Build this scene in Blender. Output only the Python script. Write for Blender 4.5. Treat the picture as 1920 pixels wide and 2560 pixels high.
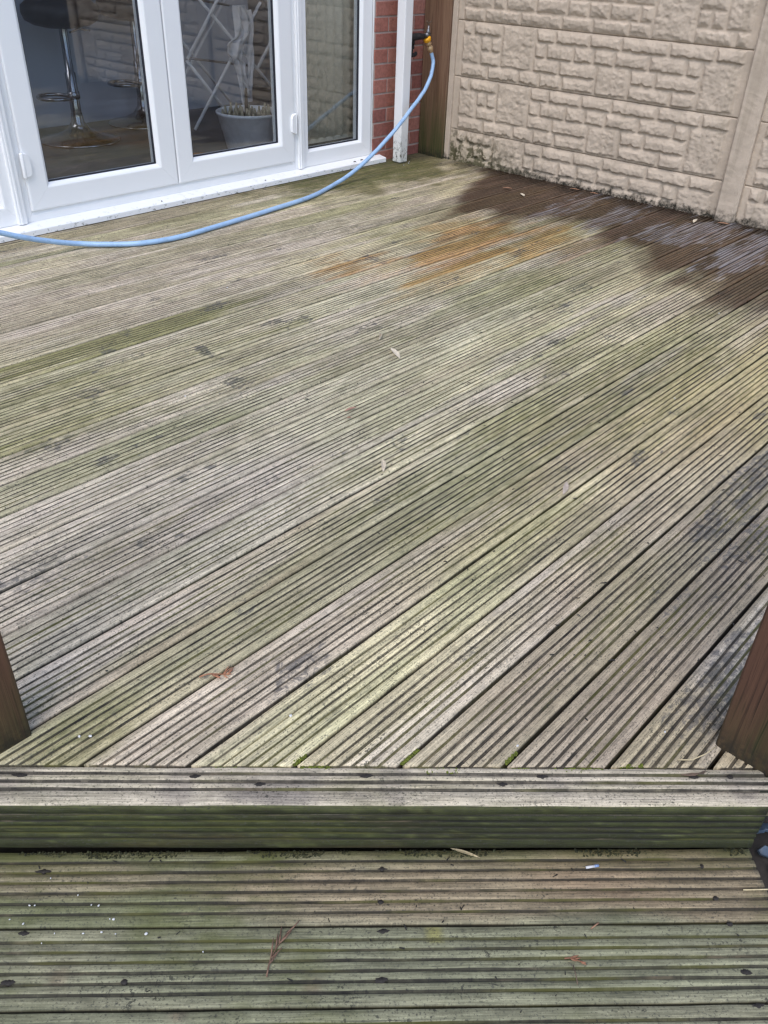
import bpy, math, random
import numpy as np
from mathutils import Vector
rad = math.radians
for o in list(bpy.data.objects): bpy.data.objects.remove(o)
S = bpy.context.scene
COL = S.collection
random.seed(7)
# ------------------------------------------------------------------ camera
cam = bpy.data.cameras.new('camera'); cam_o = bpy.data.objects.new('camera', cam); COL.objects.link(cam_o)
cam.sensor_width = 36; cam.lens = 29.62; cam.clip_start = .05; cam.clip_end = 600
cam_o.location = (-4.66509, -3.93035, 1.21560)
cam_o.rotation_euler = (rad(55.54175), rad(-1.69762), rad(-47.31058))
S.camera = cam_o
# ------------------------------------------------------------------ sky, sun, exposure
SUN_EL, SUN_AZ = 58, 250          # azimuth of the sun, degrees clockwise from +Y
w = bpy.data.worlds.new('World'); S.world = w; w.use_nodes = True
nt = w.node_tree; nt.nodes.clear()
wo = nt.nodes.new('ShaderNodeOutputWorld'); bg = nt.nodes.new('ShaderNodeBackground')
sky = nt.nodes.new('ShaderNodeTexSky'); sky.sky_type = 'NISHITA'; sky.sun_disc = False
sky.sun_elevation = rad(SUN_EL); sky.sun_rotation = rad(SUN_AZ)
sky.air_density = 1.0; sky.dust_density = 1.5; sky.ozone_density = 1.0
hs = nt.nodes.new('ShaderNodeHueSaturation'); hs.inputs['Saturation'].default_value = .90   # thin white overcast
bg.inputs['Strength'].default_value = .15
nt.links.new(sky.outputs[0], hs.inputs['Color']); nt.links.new(hs.outputs[0], bg.inputs['Color'])
nt.links.new(bg.outputs[0], wo.inputs[0])
sl = bpy.data.lights.new('sun', 'SUN'); sl.energy = .7; sl.angle = rad(40); sl.color = (1, .98, .96)
so = bpy.data.objects.new('sun', sl); COL.objects.link(so)
_d = Vector((math.sin(rad(SUN_AZ))*math.cos(rad(SUN_EL)), math.cos(rad(SUN_AZ))*math.cos(rad(SUN_EL)), math.sin(rad(SUN_EL))))
so.rotation_euler = _d.to_track_quat('Z', 'Y').to_euler(); so.location = (-6, -4, 8)
S.view_settings.view_transform = 'Standard'; S.view_settings.look = 'None'
S.view_settings.exposure = 0.98; S.view_settings.gamma = 1.0
S.render.engine = 'CYCLES'
S.cycles.pixel_filter_type = 'BLACKMAN_HARRIS'; S.cycles.filter_width = 1.4; S.cycles.use_denoising = True; S.cycles.sample_clamp_indirect = 3.0

# ------------------------------------------------------------------ noise in numpy
def _hash(i, j, s):
    n = (i.astype(np.int64)*374761393 + j.astype(np.int64)*668265263 + s*1442695041) & 0xffffffff
    n = ((n ^ (n >> 13))*1274126177) & 0xffffffff
    return ((n ^ (n >> 16)) & 0xffff)/65535.0
def vn(x, y, s=0):
    x = np.asarray(x, float); y = np.asarray(y, float)
    i = np.floor(x); j = np.floor(y); fx = x-i; fy = y-j
    fx = fx*fx*(3-2*fx); fy = fy*fy*(3-2*fy)
    a = _hash(i, j, s); b = _hash(i+1, j, s); c = _hash(i, j+1, s); d = _hash(i+1, j+1, s)
    return (a*(1-fx)+b*fx)*(1-fy)+(c*(1-fx)+d*fx)*fy
def fbm(x, y, s=0, n=4):
    t = 0; a = .5; k = 0
    x = np.asarray(x, float); y = np.asarray(y, float)
    for q in range(n):
        t = t+a*vn(x, y, s+q*17); k += a; a *= .5; x = x*2.03+3.1; y = y*2.03+1.7
    return t/k
def sst(a, b, x):
    t = np.clip((x-a)/(b-a), 0, 1); return t*t*(3-2*t)
def lin(c):
    c = np.asarray(c, float)/255.
    return np.where(c <= .04045, c/12.92, ((c+.055)/1.055)**2.4)

# ------------------------------------------------------------------ mesh helpers
class MB:
    def __init__(s): s.v = []; s.f = []; s.mi = []; s.sm = []
    def add(s, vs, fs, m=0, smooth=False):
        b = len(s.v); s.v += [tuple(map(float, p)) for p in vs]
        s.f += [tuple(b+i for i in f) for f in fs]; s.mi += [m]*len(fs); s.sm += [smooth]*len(fs)
        return s
    def box(s, x0, x1, y0, y1, z0, z1, m=0, bev=0):
        if bev <= 0:
            vs = [(x, y, z) for z in (z0, z1) for y in (y0, y1) for x in (x0, x1)]
            return s.add(vs, [(0, 2, 3, 1), (4, 5, 7, 6), (0, 1, 5, 4), (2, 6, 7, 3), (0, 4, 6, 2), (1, 3, 7, 5)], m)
        import bmesh
        bm = bmesh.new(); bmesh.ops.create_cube(bm, size=1)
        for v in bm.verts: v.co = ((x0+x1)/2+v.co.x*(x1-x0), (y0+y1)/2+v.co.y*(y1-y0), (z0+z1)/2+v.co.z*(z1-z0))
        bmesh.ops.bevel(bm, geom=list(bm.edges), offset=bev, segments=2, affect='EDGES', profile=.6)
        bm.verts.index_update()
        s.add([v.co for v in bm.verts], [[v.index for v in f.verts] for f in bm.faces], m); bm.free(); return s
    def tube(s, pts, r, n=10, m=0, cap=True):
        P = [Vector(p) for p in pts]; R = r if hasattr(r, '__len__') else [r]*len(P)
        vs = []; up = Vector((0, 0, 1)); prev = None
        for i, p in enumerate(P):
            t = (P[min(i+1, len(P)-1)]-P[max(i-1, 0)]).normalized()
            if prev is None:
                a = up if abs(t.z) < .9 else Vector((1, 0, 0)); u = t.cross(a).normalized()
            else:
                u = (prev-t*prev.dot(t)).normalized()
            prev = u; v = t.cross(u)
            for k in range(n):
                an = 2*math.pi*k/n; vs.append(p+(u*math.cos(an)+v*math.sin(an))*R[i])
        fs = []
        for i in range(len(P)-1):
            for k in range(n):
                fs.append((i*n+k, i*n+(k+1) % n, (i+1)*n+(k+1) % n, (i+1)*n+k))
        if cap: fs += [tuple(range(n-1, -1, -1)), tuple((len(P)-1)*n+k for k in range(n))]
        return s.add(vs, fs, m, True)
    def lathe(s, prof, o=(0, 0, 0), ax=(0, 0, 1), n=32, m=0, smooth=True):
        ax = Vector(ax).normalized(); a = Vector((1, 0, 0)) if abs(ax.x) < .9 else Vector((0, 1, 0))
        u = ax.cross(a).normalized(); v = ax.cross(u); o = Vector(o); vs = []; fs = []
        for r, h in prof:
            for k in range(n):
                an = 2*math.pi*k/n; vs.append(o+ax*h+(u*math.cos(an)+v*math.sin(an))*max(r, 1e-5))
        for i in range(len(prof)-1):
            for k in range(n): fs.append((i*n+k, i*n+(k+1) % n, (i+1)*n+(k+1) % n, (i+1)*n+k))
        return s.add(vs, fs, m, smooth)
    def build(s, name, mats, parent=None, recalc=True):
        me = bpy.data.meshes.new(name); me.from_pydata(s.v, [], s.f)
        for mt in (mats if isinstance(mats, (list, tuple)) else [mats]): me.materials.append(mt)
        me.polygons.foreach_set('material_index', s.mi); me.polygons.foreach_set('use_smooth', s.sm)
        if recalc:
            import bmesh
            bm = bmesh.new(); bm.from_mesh(me); bmesh.ops.recalc_face_normals(bm, faces=bm.faces); bm.to_mesh(me); bm.free()
        me.update()
        o = bpy.data.objects.new(name, me); COL.objects.link(o)
        if parent: o.parent = parent
        return o
def tag(o, label=None, cat=None, group=None, kind=None):
    for k, v in (('label', label), ('category', cat), ('group', group), ('kind', kind)):
        if v: o[k] = v
    return o
def thing(name, label, cat, group=None, loc=(0, 0, 0)):
    o = bpy.data.objects.new(name, None); COL.objects.link(o); o.location = loc; o.empty_display_size = .1
    return tag(o, label, cat, group)

# ------------------------------------------------------------------ materials
class NT:
    def __init__(s, name):
        s.m = bpy.data.materials.new(name); s.m.use_nodes = True; s.t = s.m.node_tree; s.t.nodes.clear()
        s.out = s.n('ShaderNodeOutputMaterial'); s.b = s.n('ShaderNodeBsdfPrincipled'); s.l(s.b.outputs[0], s.out.inputs[0])
    def n(s, t): return s.t.nodes.new(t)
    def l(s, a, b): s.t.links.new(a, b)
    def set(s, inp, v):
        if hasattr(v, 'node'): s.l(v, inp)
        else: inp.default_value = v
    def math(s, op, a, b=None, clamp=False):
        q = s.n('ShaderNodeMath'); q.operation = op; q.use_clamp = clamp; s.set(q.inputs[0], a)
        if b is not None: s.set(q.inputs[1], b)
        return q.outputs[0]
    def mix(s, f, a, b, mode='MIX'):
        q = s.n('ShaderNodeMix'); q.data_type = 'RGBA'; q.blend_type = mode; q.clamp_factor = True
        s.set(q.inputs[0], f); s.set(q.inputs[6], a if hasattr(a, 'node') else (*a, 1)); s.set(q.inputs[7], b if hasattr(b, 'node') else (*b, 1))
        return q.outputs[2]
    def map(s, vec, sc, loc=(0, 0, 0), rot=0):
        q = s.n('ShaderNodeMapping'); q.inputs['Rotation'].default_value = (rot*.7, rot*.4, rot); s.l(vec, q.inputs[0]); q.inputs['Scale'].default_value = sc; q.inputs['Location'].default_value = loc
        return q.outputs[0]
    def noise(s, vec, scale=1, detail=3, rough=.55, dist=0):
        q = s.n('ShaderNodeTexNoise'); s.l(vec, q.inputs['Vector']); q.inputs['Scale'].default_value = scale
        q.inputs['Detail'].default_value = detail; q.inputs['Roughness'].default_value = rough; q.inputs['Distortion'].default_value = dist
        return q.outputs[0]
    def ramp(s, f, a, b, lo=0., hi=1.):
        q = s.n('ShaderNodeMapRange'); q.interpolation_type = 'SMOOTHSTEP'
        s.set(q.inputs[0], f); q.inputs[1].default_value = a; q.inputs[2].default_value = b; q.inputs[3].default_value = lo; q.inputs[4].default_value = hi
        return q.outputs[0]
    def attr(s, name):
        q = s.n('ShaderNodeAttribute'); q.attribute_name = name; return q
    def obj(s): return s.n('ShaderNodeTexCoord').outputs['Object']
    def pos(s): return s.n('ShaderNodeNewGeometry').outputs['Position']
    def bump(s, h, st=.3, d=.002):
        q = s.n('ShaderNodeBump'); q.inputs['Strength'].default_value = st; q.inputs['Distance'].default_value = d
        s.l(h, q.inputs['Height']); s.l(q.outputs[0], s.b.inputs['Normal'])
    def P(s, **k):
        for a, v in k.items():
            i = s.b.inputs[a.replace('_', ' ')]
            if hasattr(v, 'node'): s.l(v, i)
            else: i.default_value = (*v, 1) if isinstance(v, tuple) and len(v) == 3 else v
        return s.m

def mat_deck():
    q = NT('weathered_decking')
    tone = q.attr('tone').outputs['Color']; mk = q.attr('masks').outputs['Color']; gc = q.attr('gcoord').outputs['Vector']
    sp = q.n('ShaderNodeSeparateColor'); q.l(mk, sp.inputs[0]); wet, dirt, alg = sp.outputs[0], sp.outputs[1], sp.outputs[2]
    stn = q.n('ShaderNodeSeparateColor'); q.l(q.attr('stain_sheen').outputs['Color'], stn.inputs[0]); dk, sky_sheen, org = stn.outputs[0], stn.outputs[1], stn.outputs[2]
    g1 = q.noise(q.map(gc, (10, 380, 1)), 1, 4, .66, .4)
    g2 = q.noise(q.map(gc, (2.2, 70, 1)), 1, 3, .5, .6)
    g3 = q.noise(q.map(gc, (44, 60, 9), (0, 0, 0), .62), 1, 4, .65, .6)
    g4 = q.noise(q.map(gc, (4, 520, 1)), 1, 2, .5)
    nf = q.math('ADD', q.math('MULTIPLY', q.noise(q.map(gc, (20, 210, 1), (5, 2, 0)), 1, 4, .6), .55), q.math('MULTIPLY', q.noise(q.map(gc, (70, 90, 9), (0, 0, 0), .8), 1, 4, .7, .8), .45))
    ni = q.math('SUBTRACT', q.noise(q.map(gc, (34, 46, 9), (2, 5, 1), .7), 1, 5, .72, 1.), .5)
    nf0 = q.math('SUBTRACT', nf, .5)
    fac = q.math('ADD', q.ramp(g1, .32, .68, .66, 1.24), q.ramp(g2, .3, .7, -.12, .12))
    fac = q.math('ADD', fac, q.ramp(g3, .3, .7, -.14, .14))
    c = q.mix(1, tone, fac, 'MULTIPLY')
    def crisp(mask, amp, a_, b_): return q.ramp(q.math('ADD', mask, q.math('MULTIPLY', nf0, amp)), a_, b_)
    c = q.mix(q.math('MULTIPLY', crisp(org, 1.0, .12, 1.0), .74), c, q.mix(1, c, (.78, .42, .095), 'MULTIPLY'))
    c = q.mix(q.math('MULTIPLY', q.ramp(q.math('ADD', dk, q.math('MULTIPLY', ni, 2.0)), .30, .68), .72), c, q.mix(g3, (.045, .043, .046), (.110, .105, .110)))
    # mildew specks, clustered
    s1 = q.noise(q.map(gc, (150, 210, 1)), 1, 2, .6); s2 = q.noise(q.map(gc, (9, 14, 1)), 1, 3, .6)
    spk = q.math('MULTIPLY', q.ramp(s1, .58, .66), q.ramp(s2, .46, .66))
    c = q.mix(q.math('MULTIPLY', spk, .80), c, (.022, .022, .018))
    s3 = q.noise(q.map(gc, (260, 340, 1), (1, 7, 0)), 1, 2, .5); c = q.mix(q.ramp(s3, .58, .68, 0, .68), c, (.05, .048, .04)); c = q.mix(q.ramp(s3, .28, .38, .8, 0), c, q.mix(1, c, (1.45, 1.43, 1.40), 'MULTIPLY'))
    # hairline checks in the grain
    c = q.mix(q.math('MULTIPLY', q.ramp(g4, .64, .72), .6), c, (.04, .036, .03))
    # algae film
    a1 = q.noise(q.map(gc, (14, 40, 1)), 1, 4, .6)
    c = q.mix(q.math('MULTIPLY', q.math('MULTIPLY', alg, q.ramp(a1, .35, .65)), .8), c, (.085, .092, .024))
    # dirt lying in the grooves, in places mossy, in places washed out
    d1 = q.noise(q.map(gc, (7, 25, 1)), 1, 4, .65); d2 = q.noise(q.map(gc, (3, 18, 1), (3, 1, 0)), 1, 3, .6); d3 = q.noise(q.map(gc, (45, 30, 1), (3, 1, 0)), 1, 3, .6)
    dcol = q.mix(q.ramp(d2, .50, .64), (.027, .024, .018), (.078, .076, .018))
    dcol = q.mix(q.ramp(d1, .56, .70), dcol, (.110, .085, .055))
    dcol = q.mix(q.ramp(q.math('ADD', d2, q.math('MULTIPLY', d3, .25)), .60, .50), dcol, (.013, .012, .011))
    c = q.mix(q.math('MULTIPLY', q.ramp(dirt, .35, .65), q.math('MULTIPLY', q.ramp(d1, .3, .5, 1., .86), q.ramp(d3, .3, .6, .82, 1.))), c, dcol)
    wk = crisp(wet, .32, .08, .92)
    c = q.mix(wk, c, q.mix(1, c, q.mix(g2, (.135, .096, .084), (.23, .165, .142)), 'MULTIPLY'))
    c = q.mix(q.math('MULTIPLY', q.math('MULTIPLY', q.ramp(q.math('ADD', sky_sheen, q.math('MULTIPLY', q.math('SUBTRACT', q.noise(q.map(gc, (5, 130, 1), (9, 4, 0)), 1, 4, .6), .5), 1.6)), .34, .80), .42), q.math('SUBTRACT', 1, dirt)), c, (.48, .48, .52))  # sky's reflection on the wet boards, painted into the colour as pale streaks
    r = q.math('SUBTRACT', .82, q.math('MULTIPLY', wk, q.ramp(g3, .3, .7, .38, .56)))
    q.bump(q.math('ADD', g1, q.math('MULTIPLY', g3, .5)), .45, .0018)
    q.b.inputs['Specular IOR Level'].default_value = .35
    return q.P(Base_Color=c, Roughness=r)
M = {}
M['deck'] = mat_deck()

def mat_simple(name, col, rough=.5, metal=0, var=.12, sc=8, bump=0, bsc=60, spec=.5, trans=0):
    q = NT(name); o = q.obj()
    n = q.noise(q.map(o, (sc,)*3), 1, 4, .6)
    c = q.mix(1, col, q.ramp(n, .3, .7, 1-var, 1+var), 'MULTIPLY')
    if bump: q.bump(q.noise(q.map(o, (bsc,)*3), 1, 4, .6), bump, .003)
    q.b.inputs['Specular IOR Level'].default_value = spec
    return q.P(Base_Color=c, Roughness=rough, Metallic=metal)

def mat_upvc():
    q = NT('white_plastic'); p = q.pos(); sx = q.n('ShaderNodeSeparateXYZ'); q.l(p, sx.inputs[0])
    n = q.noise(q.map(p, (30, 30, 60)), 1, 4, .65); n2 = q.noise(q.map(p, (5, 5, 5)), 1, 3, .5)
    c = q.mix(q.ramp(n2, .3, .7, 0, .10), (.86, .86, .86), (.76, .77, .74))
    low = q.ramp(sx.outputs[2], .0, .05, 1, 0)
    c = q.mix(q.math('MULTIPLY', low, q.ramp(n, .56, .66, 0, .8)), c, (.09, .09, .07))
    return q.P(Base_Color=c, Roughness=.32)
def mat_pipe():
    q = NT('downpipe_plastic'); p = q.pos(); sx = q.n('ShaderNodeSeparateXYZ'); q.l(p, sx.inputs[0])
    n = q.noise(q.map(p, (60, 60, 45)), 1, 4, .7); n3 = q.noise(q.map(p, (9, 9, 3)), 1, 3, .6)
    h = q.math('ADD', sx.outputs[2], q.math('MULTIPLY', n3, -.12))
    c = q.mix(q.ramp(h, -.05, .22, .35, 0), (.78, .78, .78), (.45, .46, .36))
    c = q.mix(q.math('MULTIPLY', q.ramp(h, -.02, .16, 1, .0), q.ramp(n, .5, .66)), c, (.05, .055, .03))
    c = q.mix(q.ramp(n, .73, .78, 0, .5), c, (.15, .15, .13))
    return q.P(Base_Color=c, Roughness=.38)
def mat_glass():
    q = NT('window_glass'); q.t.nodes.remove(q.b)
    tr = q.n('ShaderNodeBsdfTransparent'); tr.inputs[0].default_value = (.92, .94, .95, 1)
    gl = q.n('ShaderNodeBsdfGlossy'); gl.inputs['Roughness'].default_value = 0.0; gl.inputs[0].default_value = (1, 1, 1, 1)
    ge = q.n('ShaderNodeNewGeometry'); dt = q.n('ShaderNodeVectorMath'); dt.operation = 'DOT_PRODUCT'; q.l(ge.outputs['Normal'], dt.inputs[0]); q.l(ge.outputs['Incoming'], dt.inputs[1])
    sch = q.math('ADD', .04, q.math('MULTIPLY', q.math('POWER', q.math('SUBTRACT', 1, q.math('ABSOLUTE', dt.outputs['Value'])), 5), .96))   # the same on both faces of the pane
    mx = q.n('ShaderNodeMixShader'); q.l(q.math('MULTIPLY', sch, 1.9, True), mx.inputs[0]); q.l(tr.outputs[0], mx.inputs[1]); q.l(gl.outputs[0], mx.inputs[2])
    q.l(mx.outputs[0], q.out.inputs[0]); return q.m
def mat_brick():
    q = NT('red_brick'); p = q.obj(); at = q.attr('tone').outputs['Color']
    n = q.noise(q.map(p, (45, 45, 45)), 1, 5, .65); n2 = q.noise(q.map(p, (14, 14, 22)), 1, 3, .6)
    c = q.mix(1, at, q.ramp(n, .3, .7, .78, 1.2), 'MULTIPLY')
    c = q.mix(q.ramp(n2, .62, .75, 0, .55), c, (.06, .03, .028))
    n3 = q.noise(q.map(p, (25, 25, 60)), 1, 3, .6); c = q.mix(q.ramp(n3, .6, .75, 0, .25), c, (.45, .36, .32))
    q.bump(n, .5, .004); return q.P(Base_Color=c, Roughness=.85)
def mat_mortar():
    q = NT('mortar'); p = q.obj(); n = q.noise(q.map(p, (90, 90, 90)), 1, 4, .7); n2 = q.noise(q.map(p, (9, 9, 9)), 1, 3, .6)
    c = q.mix(n2, (.48, .40, .36), (.34, .24, .21)); c = q.mix(q.ramp(n, .55, .7, 0, .5), c, (.58, .53, .50))
    q.bump(n, .6, .004); return q.P(Base_Color=c, Roughness=.95)
def mat_timber(name, a, b, green=0., zg=.35):
    q = NT(name); p = q.obj(); sx = q.n('ShaderNodeSeparateXYZ'); q.l(p, sx.inputs[0])
    g = q.noise(q.map(p, (95, 95, 2.2)), 1, 4, .6, .5); g2 = q.noise(q.map(p, (24, 24, .8)), 1, 3, .55, .8); g3 = q.noise(q.map(p, (60, 60, 50)), 1, 4, .65)
    c = q.mix(q.ramp(q.math('ADD', q.math('MULTIPLY', g, .6), q.math('MULTIPLY', g2, .4)), .36, .64), a, b)
    gf = q.noise(q.map(p, (240, 240, 5), (3, 1, 2)), 1, 3, .6, .4)
    c = q.mix(q.ramp(g, .60, .68, 0, .7), c, tuple(x*.35 for x in a)); c = q.mix(q.ramp(gf, .56, .68, 0, .65), c, tuple(x*.45 for x in a)); c = q.mix(q.ramp(gf, .42, .30, 0, .40), c, tuple(x*1.5 for x in b))
    crk = q.noise(q.map(p, (130, 130, 1.2), (7, 3, 1)), 1, 2, .5, 1.5); c = q.mix(q.ramp(crk, .68, .71, 0, .9), c, tuple(x*.12 for x in a))
    gm = q.math('MULTIPLY', q.ramp(q.math('ADD', sx.outputs[2], q.math('MULTIPLY', q.math('SUBTRACT', g2, .5), .25)), 0, zg, 1, 0), green)
    c = q.mix(q.math('MULTIPLY', gm, q.ramp(g, .3, .6, .45, 1)), c, (.040, .050, .014))
    c = q.mix(q.math('MULTIPLY', q.ramp(sx.outputs[2], .0, .07, .8, 0), q.ramp(g3, .3, .6)), c, (.012, .012, .010))
    c = q.mix(q.ramp(g3, .66, .76, 0, .5), c, tuple(x*.4 for x in a))
    q.bump(q.math('ADD', g, gf), .4, .003); q.b.inputs['Specular IOR Level'].default_value = .3
    return q.P(Base_Color=c, Roughness=.7)
def mat_concrete(name, low=0., corner=False, base=(.49, .405, .318)):
    q = NT(name); p = q.pos(); sx = q.n('ShaderNodeSeparateXYZ'); q.l(p, sx.inputs[0])
    n = q.noise(q.map(p, (75, 75, 75)), 1, 5, .7); n2 = q.noise(q.map(p, (6, 6, 9)), 1, 4, .6); n3 = q.noise(q.map(p, (22, 22, 26)), 1, 4, .6)
    c = q.mix(q.ramp(n2, .3, .7), tuple(x*.9 for x in base), tuple(x*1.08 for x in base))
    c = q.mix(q.ramp(n3, .4, .75, 0, .35), c, tuple(x*.68 for x in base))
    c = q.mix(q.ramp(n, .58, .72, 0, .4), c, tuple(x*.55 for x in base))
    c = q.mix(q.ramp(n, .25, .36, .4, 0), c, tuple(min(1, x*1.25) for x in base))
    stk = q.noise(q.map(p, (14, 14, .9), (2, 0, 1)), 1, 3, .6, .4); c = q.mix(q.ramp(stk, .56, .74, 0, .38), c, tuple(x*.55*k for x, k in zip(base, (1, 1, .92))))
    if low:
        hh = q.math('ADD', sx.outputs[2], q.math('MULTIPLY', q.math('SUBTRACT', n3, .5), -.16))
        k = q.ramp(hh, .0, low, 1, 0)
        c = q.mix(q.math('MULTIPLY', k, q.ramp(n, .35, .6, .5, 1)), c, (.030, .027, .020))
        if corner:
            ky = q.ramp(sx.outputs[1], -1.05, -.35); kz = q.ramp(q.math('ADD', hh, q.math('MULTIPLY', n2, -.1)), -.02, .19, 1, 0)
            blot = q.math('MULTIPLY', q.math('MULTIPLY', ky, kz), q.ramp(n3, .44, .56))
            c = q.mix(q.math('MULTIPLY', blot, .95), c, (.022, .022, .013))
            c = q.mix(q.math('MULTIPLY', q.math('MULTIPLY', ky, kz), .35), c, (.20, .18, .09))
    q.bump(n, .5, .004); q.b.inputs['Specular IOR Level'].default_value = .2
    return q.P(Base_Color=c, Roughness=.9)
M['upvc'] = mat_upvc(); M['pipe'] = mat_pipe(); M['glass'] = mat_glass(); M['brick'] = mat_brick(); M['mortar'] = mat_mortar()
M['post_corner'] = mat_timber('stained_timber_corner', (.140, .076, .046), (.215, .130, .080), 1.0, .55)
M['post_right'] = mat_timber('stained_timber_red', (.058, .028, .017), (.094, .045, .028), .45, .22)
M['post_left'] = mat_timber('stained_timber_brown', (.084, .042, .024), (.132, .066, .038), .6, .22)
M['panel'] = mat_concrete('cast_stone'); M['gravel_board'] = mat_concrete('cast_stone_dirty', .045, True)
M['cpost'] = mat_concrete('cast_post', .06)
def mat_hose():
    q = NT('hose_plastic'); p = q.pos()
    n = q.noise(q.map(p, (14, 14, 14)), 1, 4, .6); n2 = q.noise(q.map(p, (160, 160, 160)), 1, 3, .6)
    c = q.mix(q.ramp(n, .35, .7), (.36, .53, .75), (.29, .45, .68)); c = q.mix(q.ramp(n2, .60, .70, 0, .45), c, (.10, .14, .20)); c = q.mix(q.math('MULTIPLY', q.ramp(n, .55, .72), .25), c, (.25, .27, .24))
    q.bump(n2, .12, .002); return q.P(Base_Color=c, Roughness=.36)
M['hose'] = mat_hose()
M['brass'] = mat_simple('brass_fitting', (.52, .36, .20), .38, .35, .2, 60)
M['yellow'] = mat_simple('yellow_plastic', (.85, .40, .015), .4, 0, .1, 60)
M['chrome'] = mat_simple('chrome', (.36, .36, .37), .20, 1, .05, 20)
M['tapmetal'] = mat_simple('dull_tap_metal', (.22, .22, .23), .4, .8, .3, 60)
M['lag'] = mat_simple('black_lagging', (.016, .014, .014), .9, 0, .6, 60, .8, 90)
M['seat'] = mat_simple('black_leatherette', (.018, .016, .022), .5, 0, .2, 30)
M['room_wall'] = mat_simple('painted_wall', (.52, .55, .62), .8, 0, .05, 2)
M['island'] = mat_simple('panel_white', (.55, .58, .66), .5, 0, .05, 2)
M['room_floor'] = mat_simple('dark_floor_tile', (.085, .078, .072), .35, 0, .3, 4)
M['blind'] = mat_simple('blind_fabric', (.62, .56, .44), .9, 0, .08, 40)
M['white'] = mat_simple('white_cloth', (.90, .90, .93), .9, 0, .06, 20)
M['pot'] = mat_simple('pale_pot_plastic', (.84, .86, .90), .5, 0, .08, 20)
M['soil'] = mat_simple('potting_soil', (.05, .04, .03), .95, 0, .5, 60, .8, 90)
M['stub'] = mat_simple('pale_stub', (.42, .38, .28), .9, 0, .3, 60)
M['stem'] = mat_simple('dark_stem', (.035, .025, .018), .8, 0, .3, 40)
M['terracotta'] = mat_simple('terracotta', (.40, .20, .10), .8, 0, .15, 30)
M['leafpale'] = mat_simple('dry_leaf_pale', (.58, .50, .38), .75, 0, .2, 80)
M['leafbrown'] = mat_simple('dry_leaf_brown', (.28, .15, .09), .75, 0, .25, 80)
M['sprig'] = mat_simple('dead_conifer', (.34, .15, .08), .8, 0, .3, 80)
M['twig'] = mat_simple('twig_bark', (.12, .08, .055), .9, 0, .3, 80)
M['litter'] = mat_simple('dark_litter', (.020, .018, .015), .9, 0, .4, 80)
M['straw'] = mat_simple('dry_straw', (.55, .45, .27), .8, 0, .2, 80)
M['pebble'] = mat_simple('white_pebble', (.60, .59, .58), .6, 0, .15, 90)
M['slate'] = mat_simple('blue_slate', (.062, .088, .125), .38, 0, .35, 30, .4, 60)
M['earth'] = mat_simple('dark_earth', (.035, .030, .026), .95, 0, .5, 12, .8, 40)
M['screw'] = mat_simple('rusty_screw', (.026, .021, .017), .7, .3, .3, 90)
M['mossm'] = mat_simple('bright_moss', (.105, .125, .012), .95, 0, .4, 160, .8, 300)
M['bluecap'] = mat_simple('blue_print', (.20, .28, .48), .5, 0, .1, 60)
M['paper'] = mat_simple('white_stick', (.58, .57, .58), .6, 0, .08, 60)
M['gasket'] = mat_simple('black_gasket', (.01, .01, .018), .6, 0, .1, 20)

# ------------------------------------------------------------------ decking boards
PITCH, NR = .1347, 7
def board_profile(width, n_wide_first=True, ridges=NR, wide=.0190, narrow=None, groove=.0053, depth=.0048, wide_last=True):
    """across positions and heights of a grooved board, from s=0 to s=width"""
    nw = (1 if n_wide_first else 0)+(1 if wide_last else 0)
    if narrow is None: narrow = (width-nw*wide-(ridges-1)*groove)/(ridges-nw)
    pts = []; s = 0; r = .0012
    for i in range(ridges):
        wd = wide if (i == 0 and n_wide_first) or (i == ridges-1 and wide_last) else narrow
        e0 = 1 if i > 0 else 2
        pts += [(s, -r, .6 if i else .3), (s+r*.9, 0, 0), (s+wd/2, .0004, 0), (s+wd-r*.9, 0, 0), (s+wd, -r, .6 if i < ridges-1 else .3)]
        s += wd
        if i < ridges-1:
            pts += [(s+groove*.22, -depth*.85, 1), (s+groove*.5, -depth, 1), (s+groove*.78, -depth*.85, 1)]; s += groove
    th = .027
    first = [(pts[0][0]+.0004, -th, 1), (pts[0][0], -th*.5, 1), (pts[0][0], -.006, .6)]
    last = [(s, -.006, .6), (s, -th*.5, 1), (s-.0004, -th, 1)]
    return first+pts+last

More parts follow.
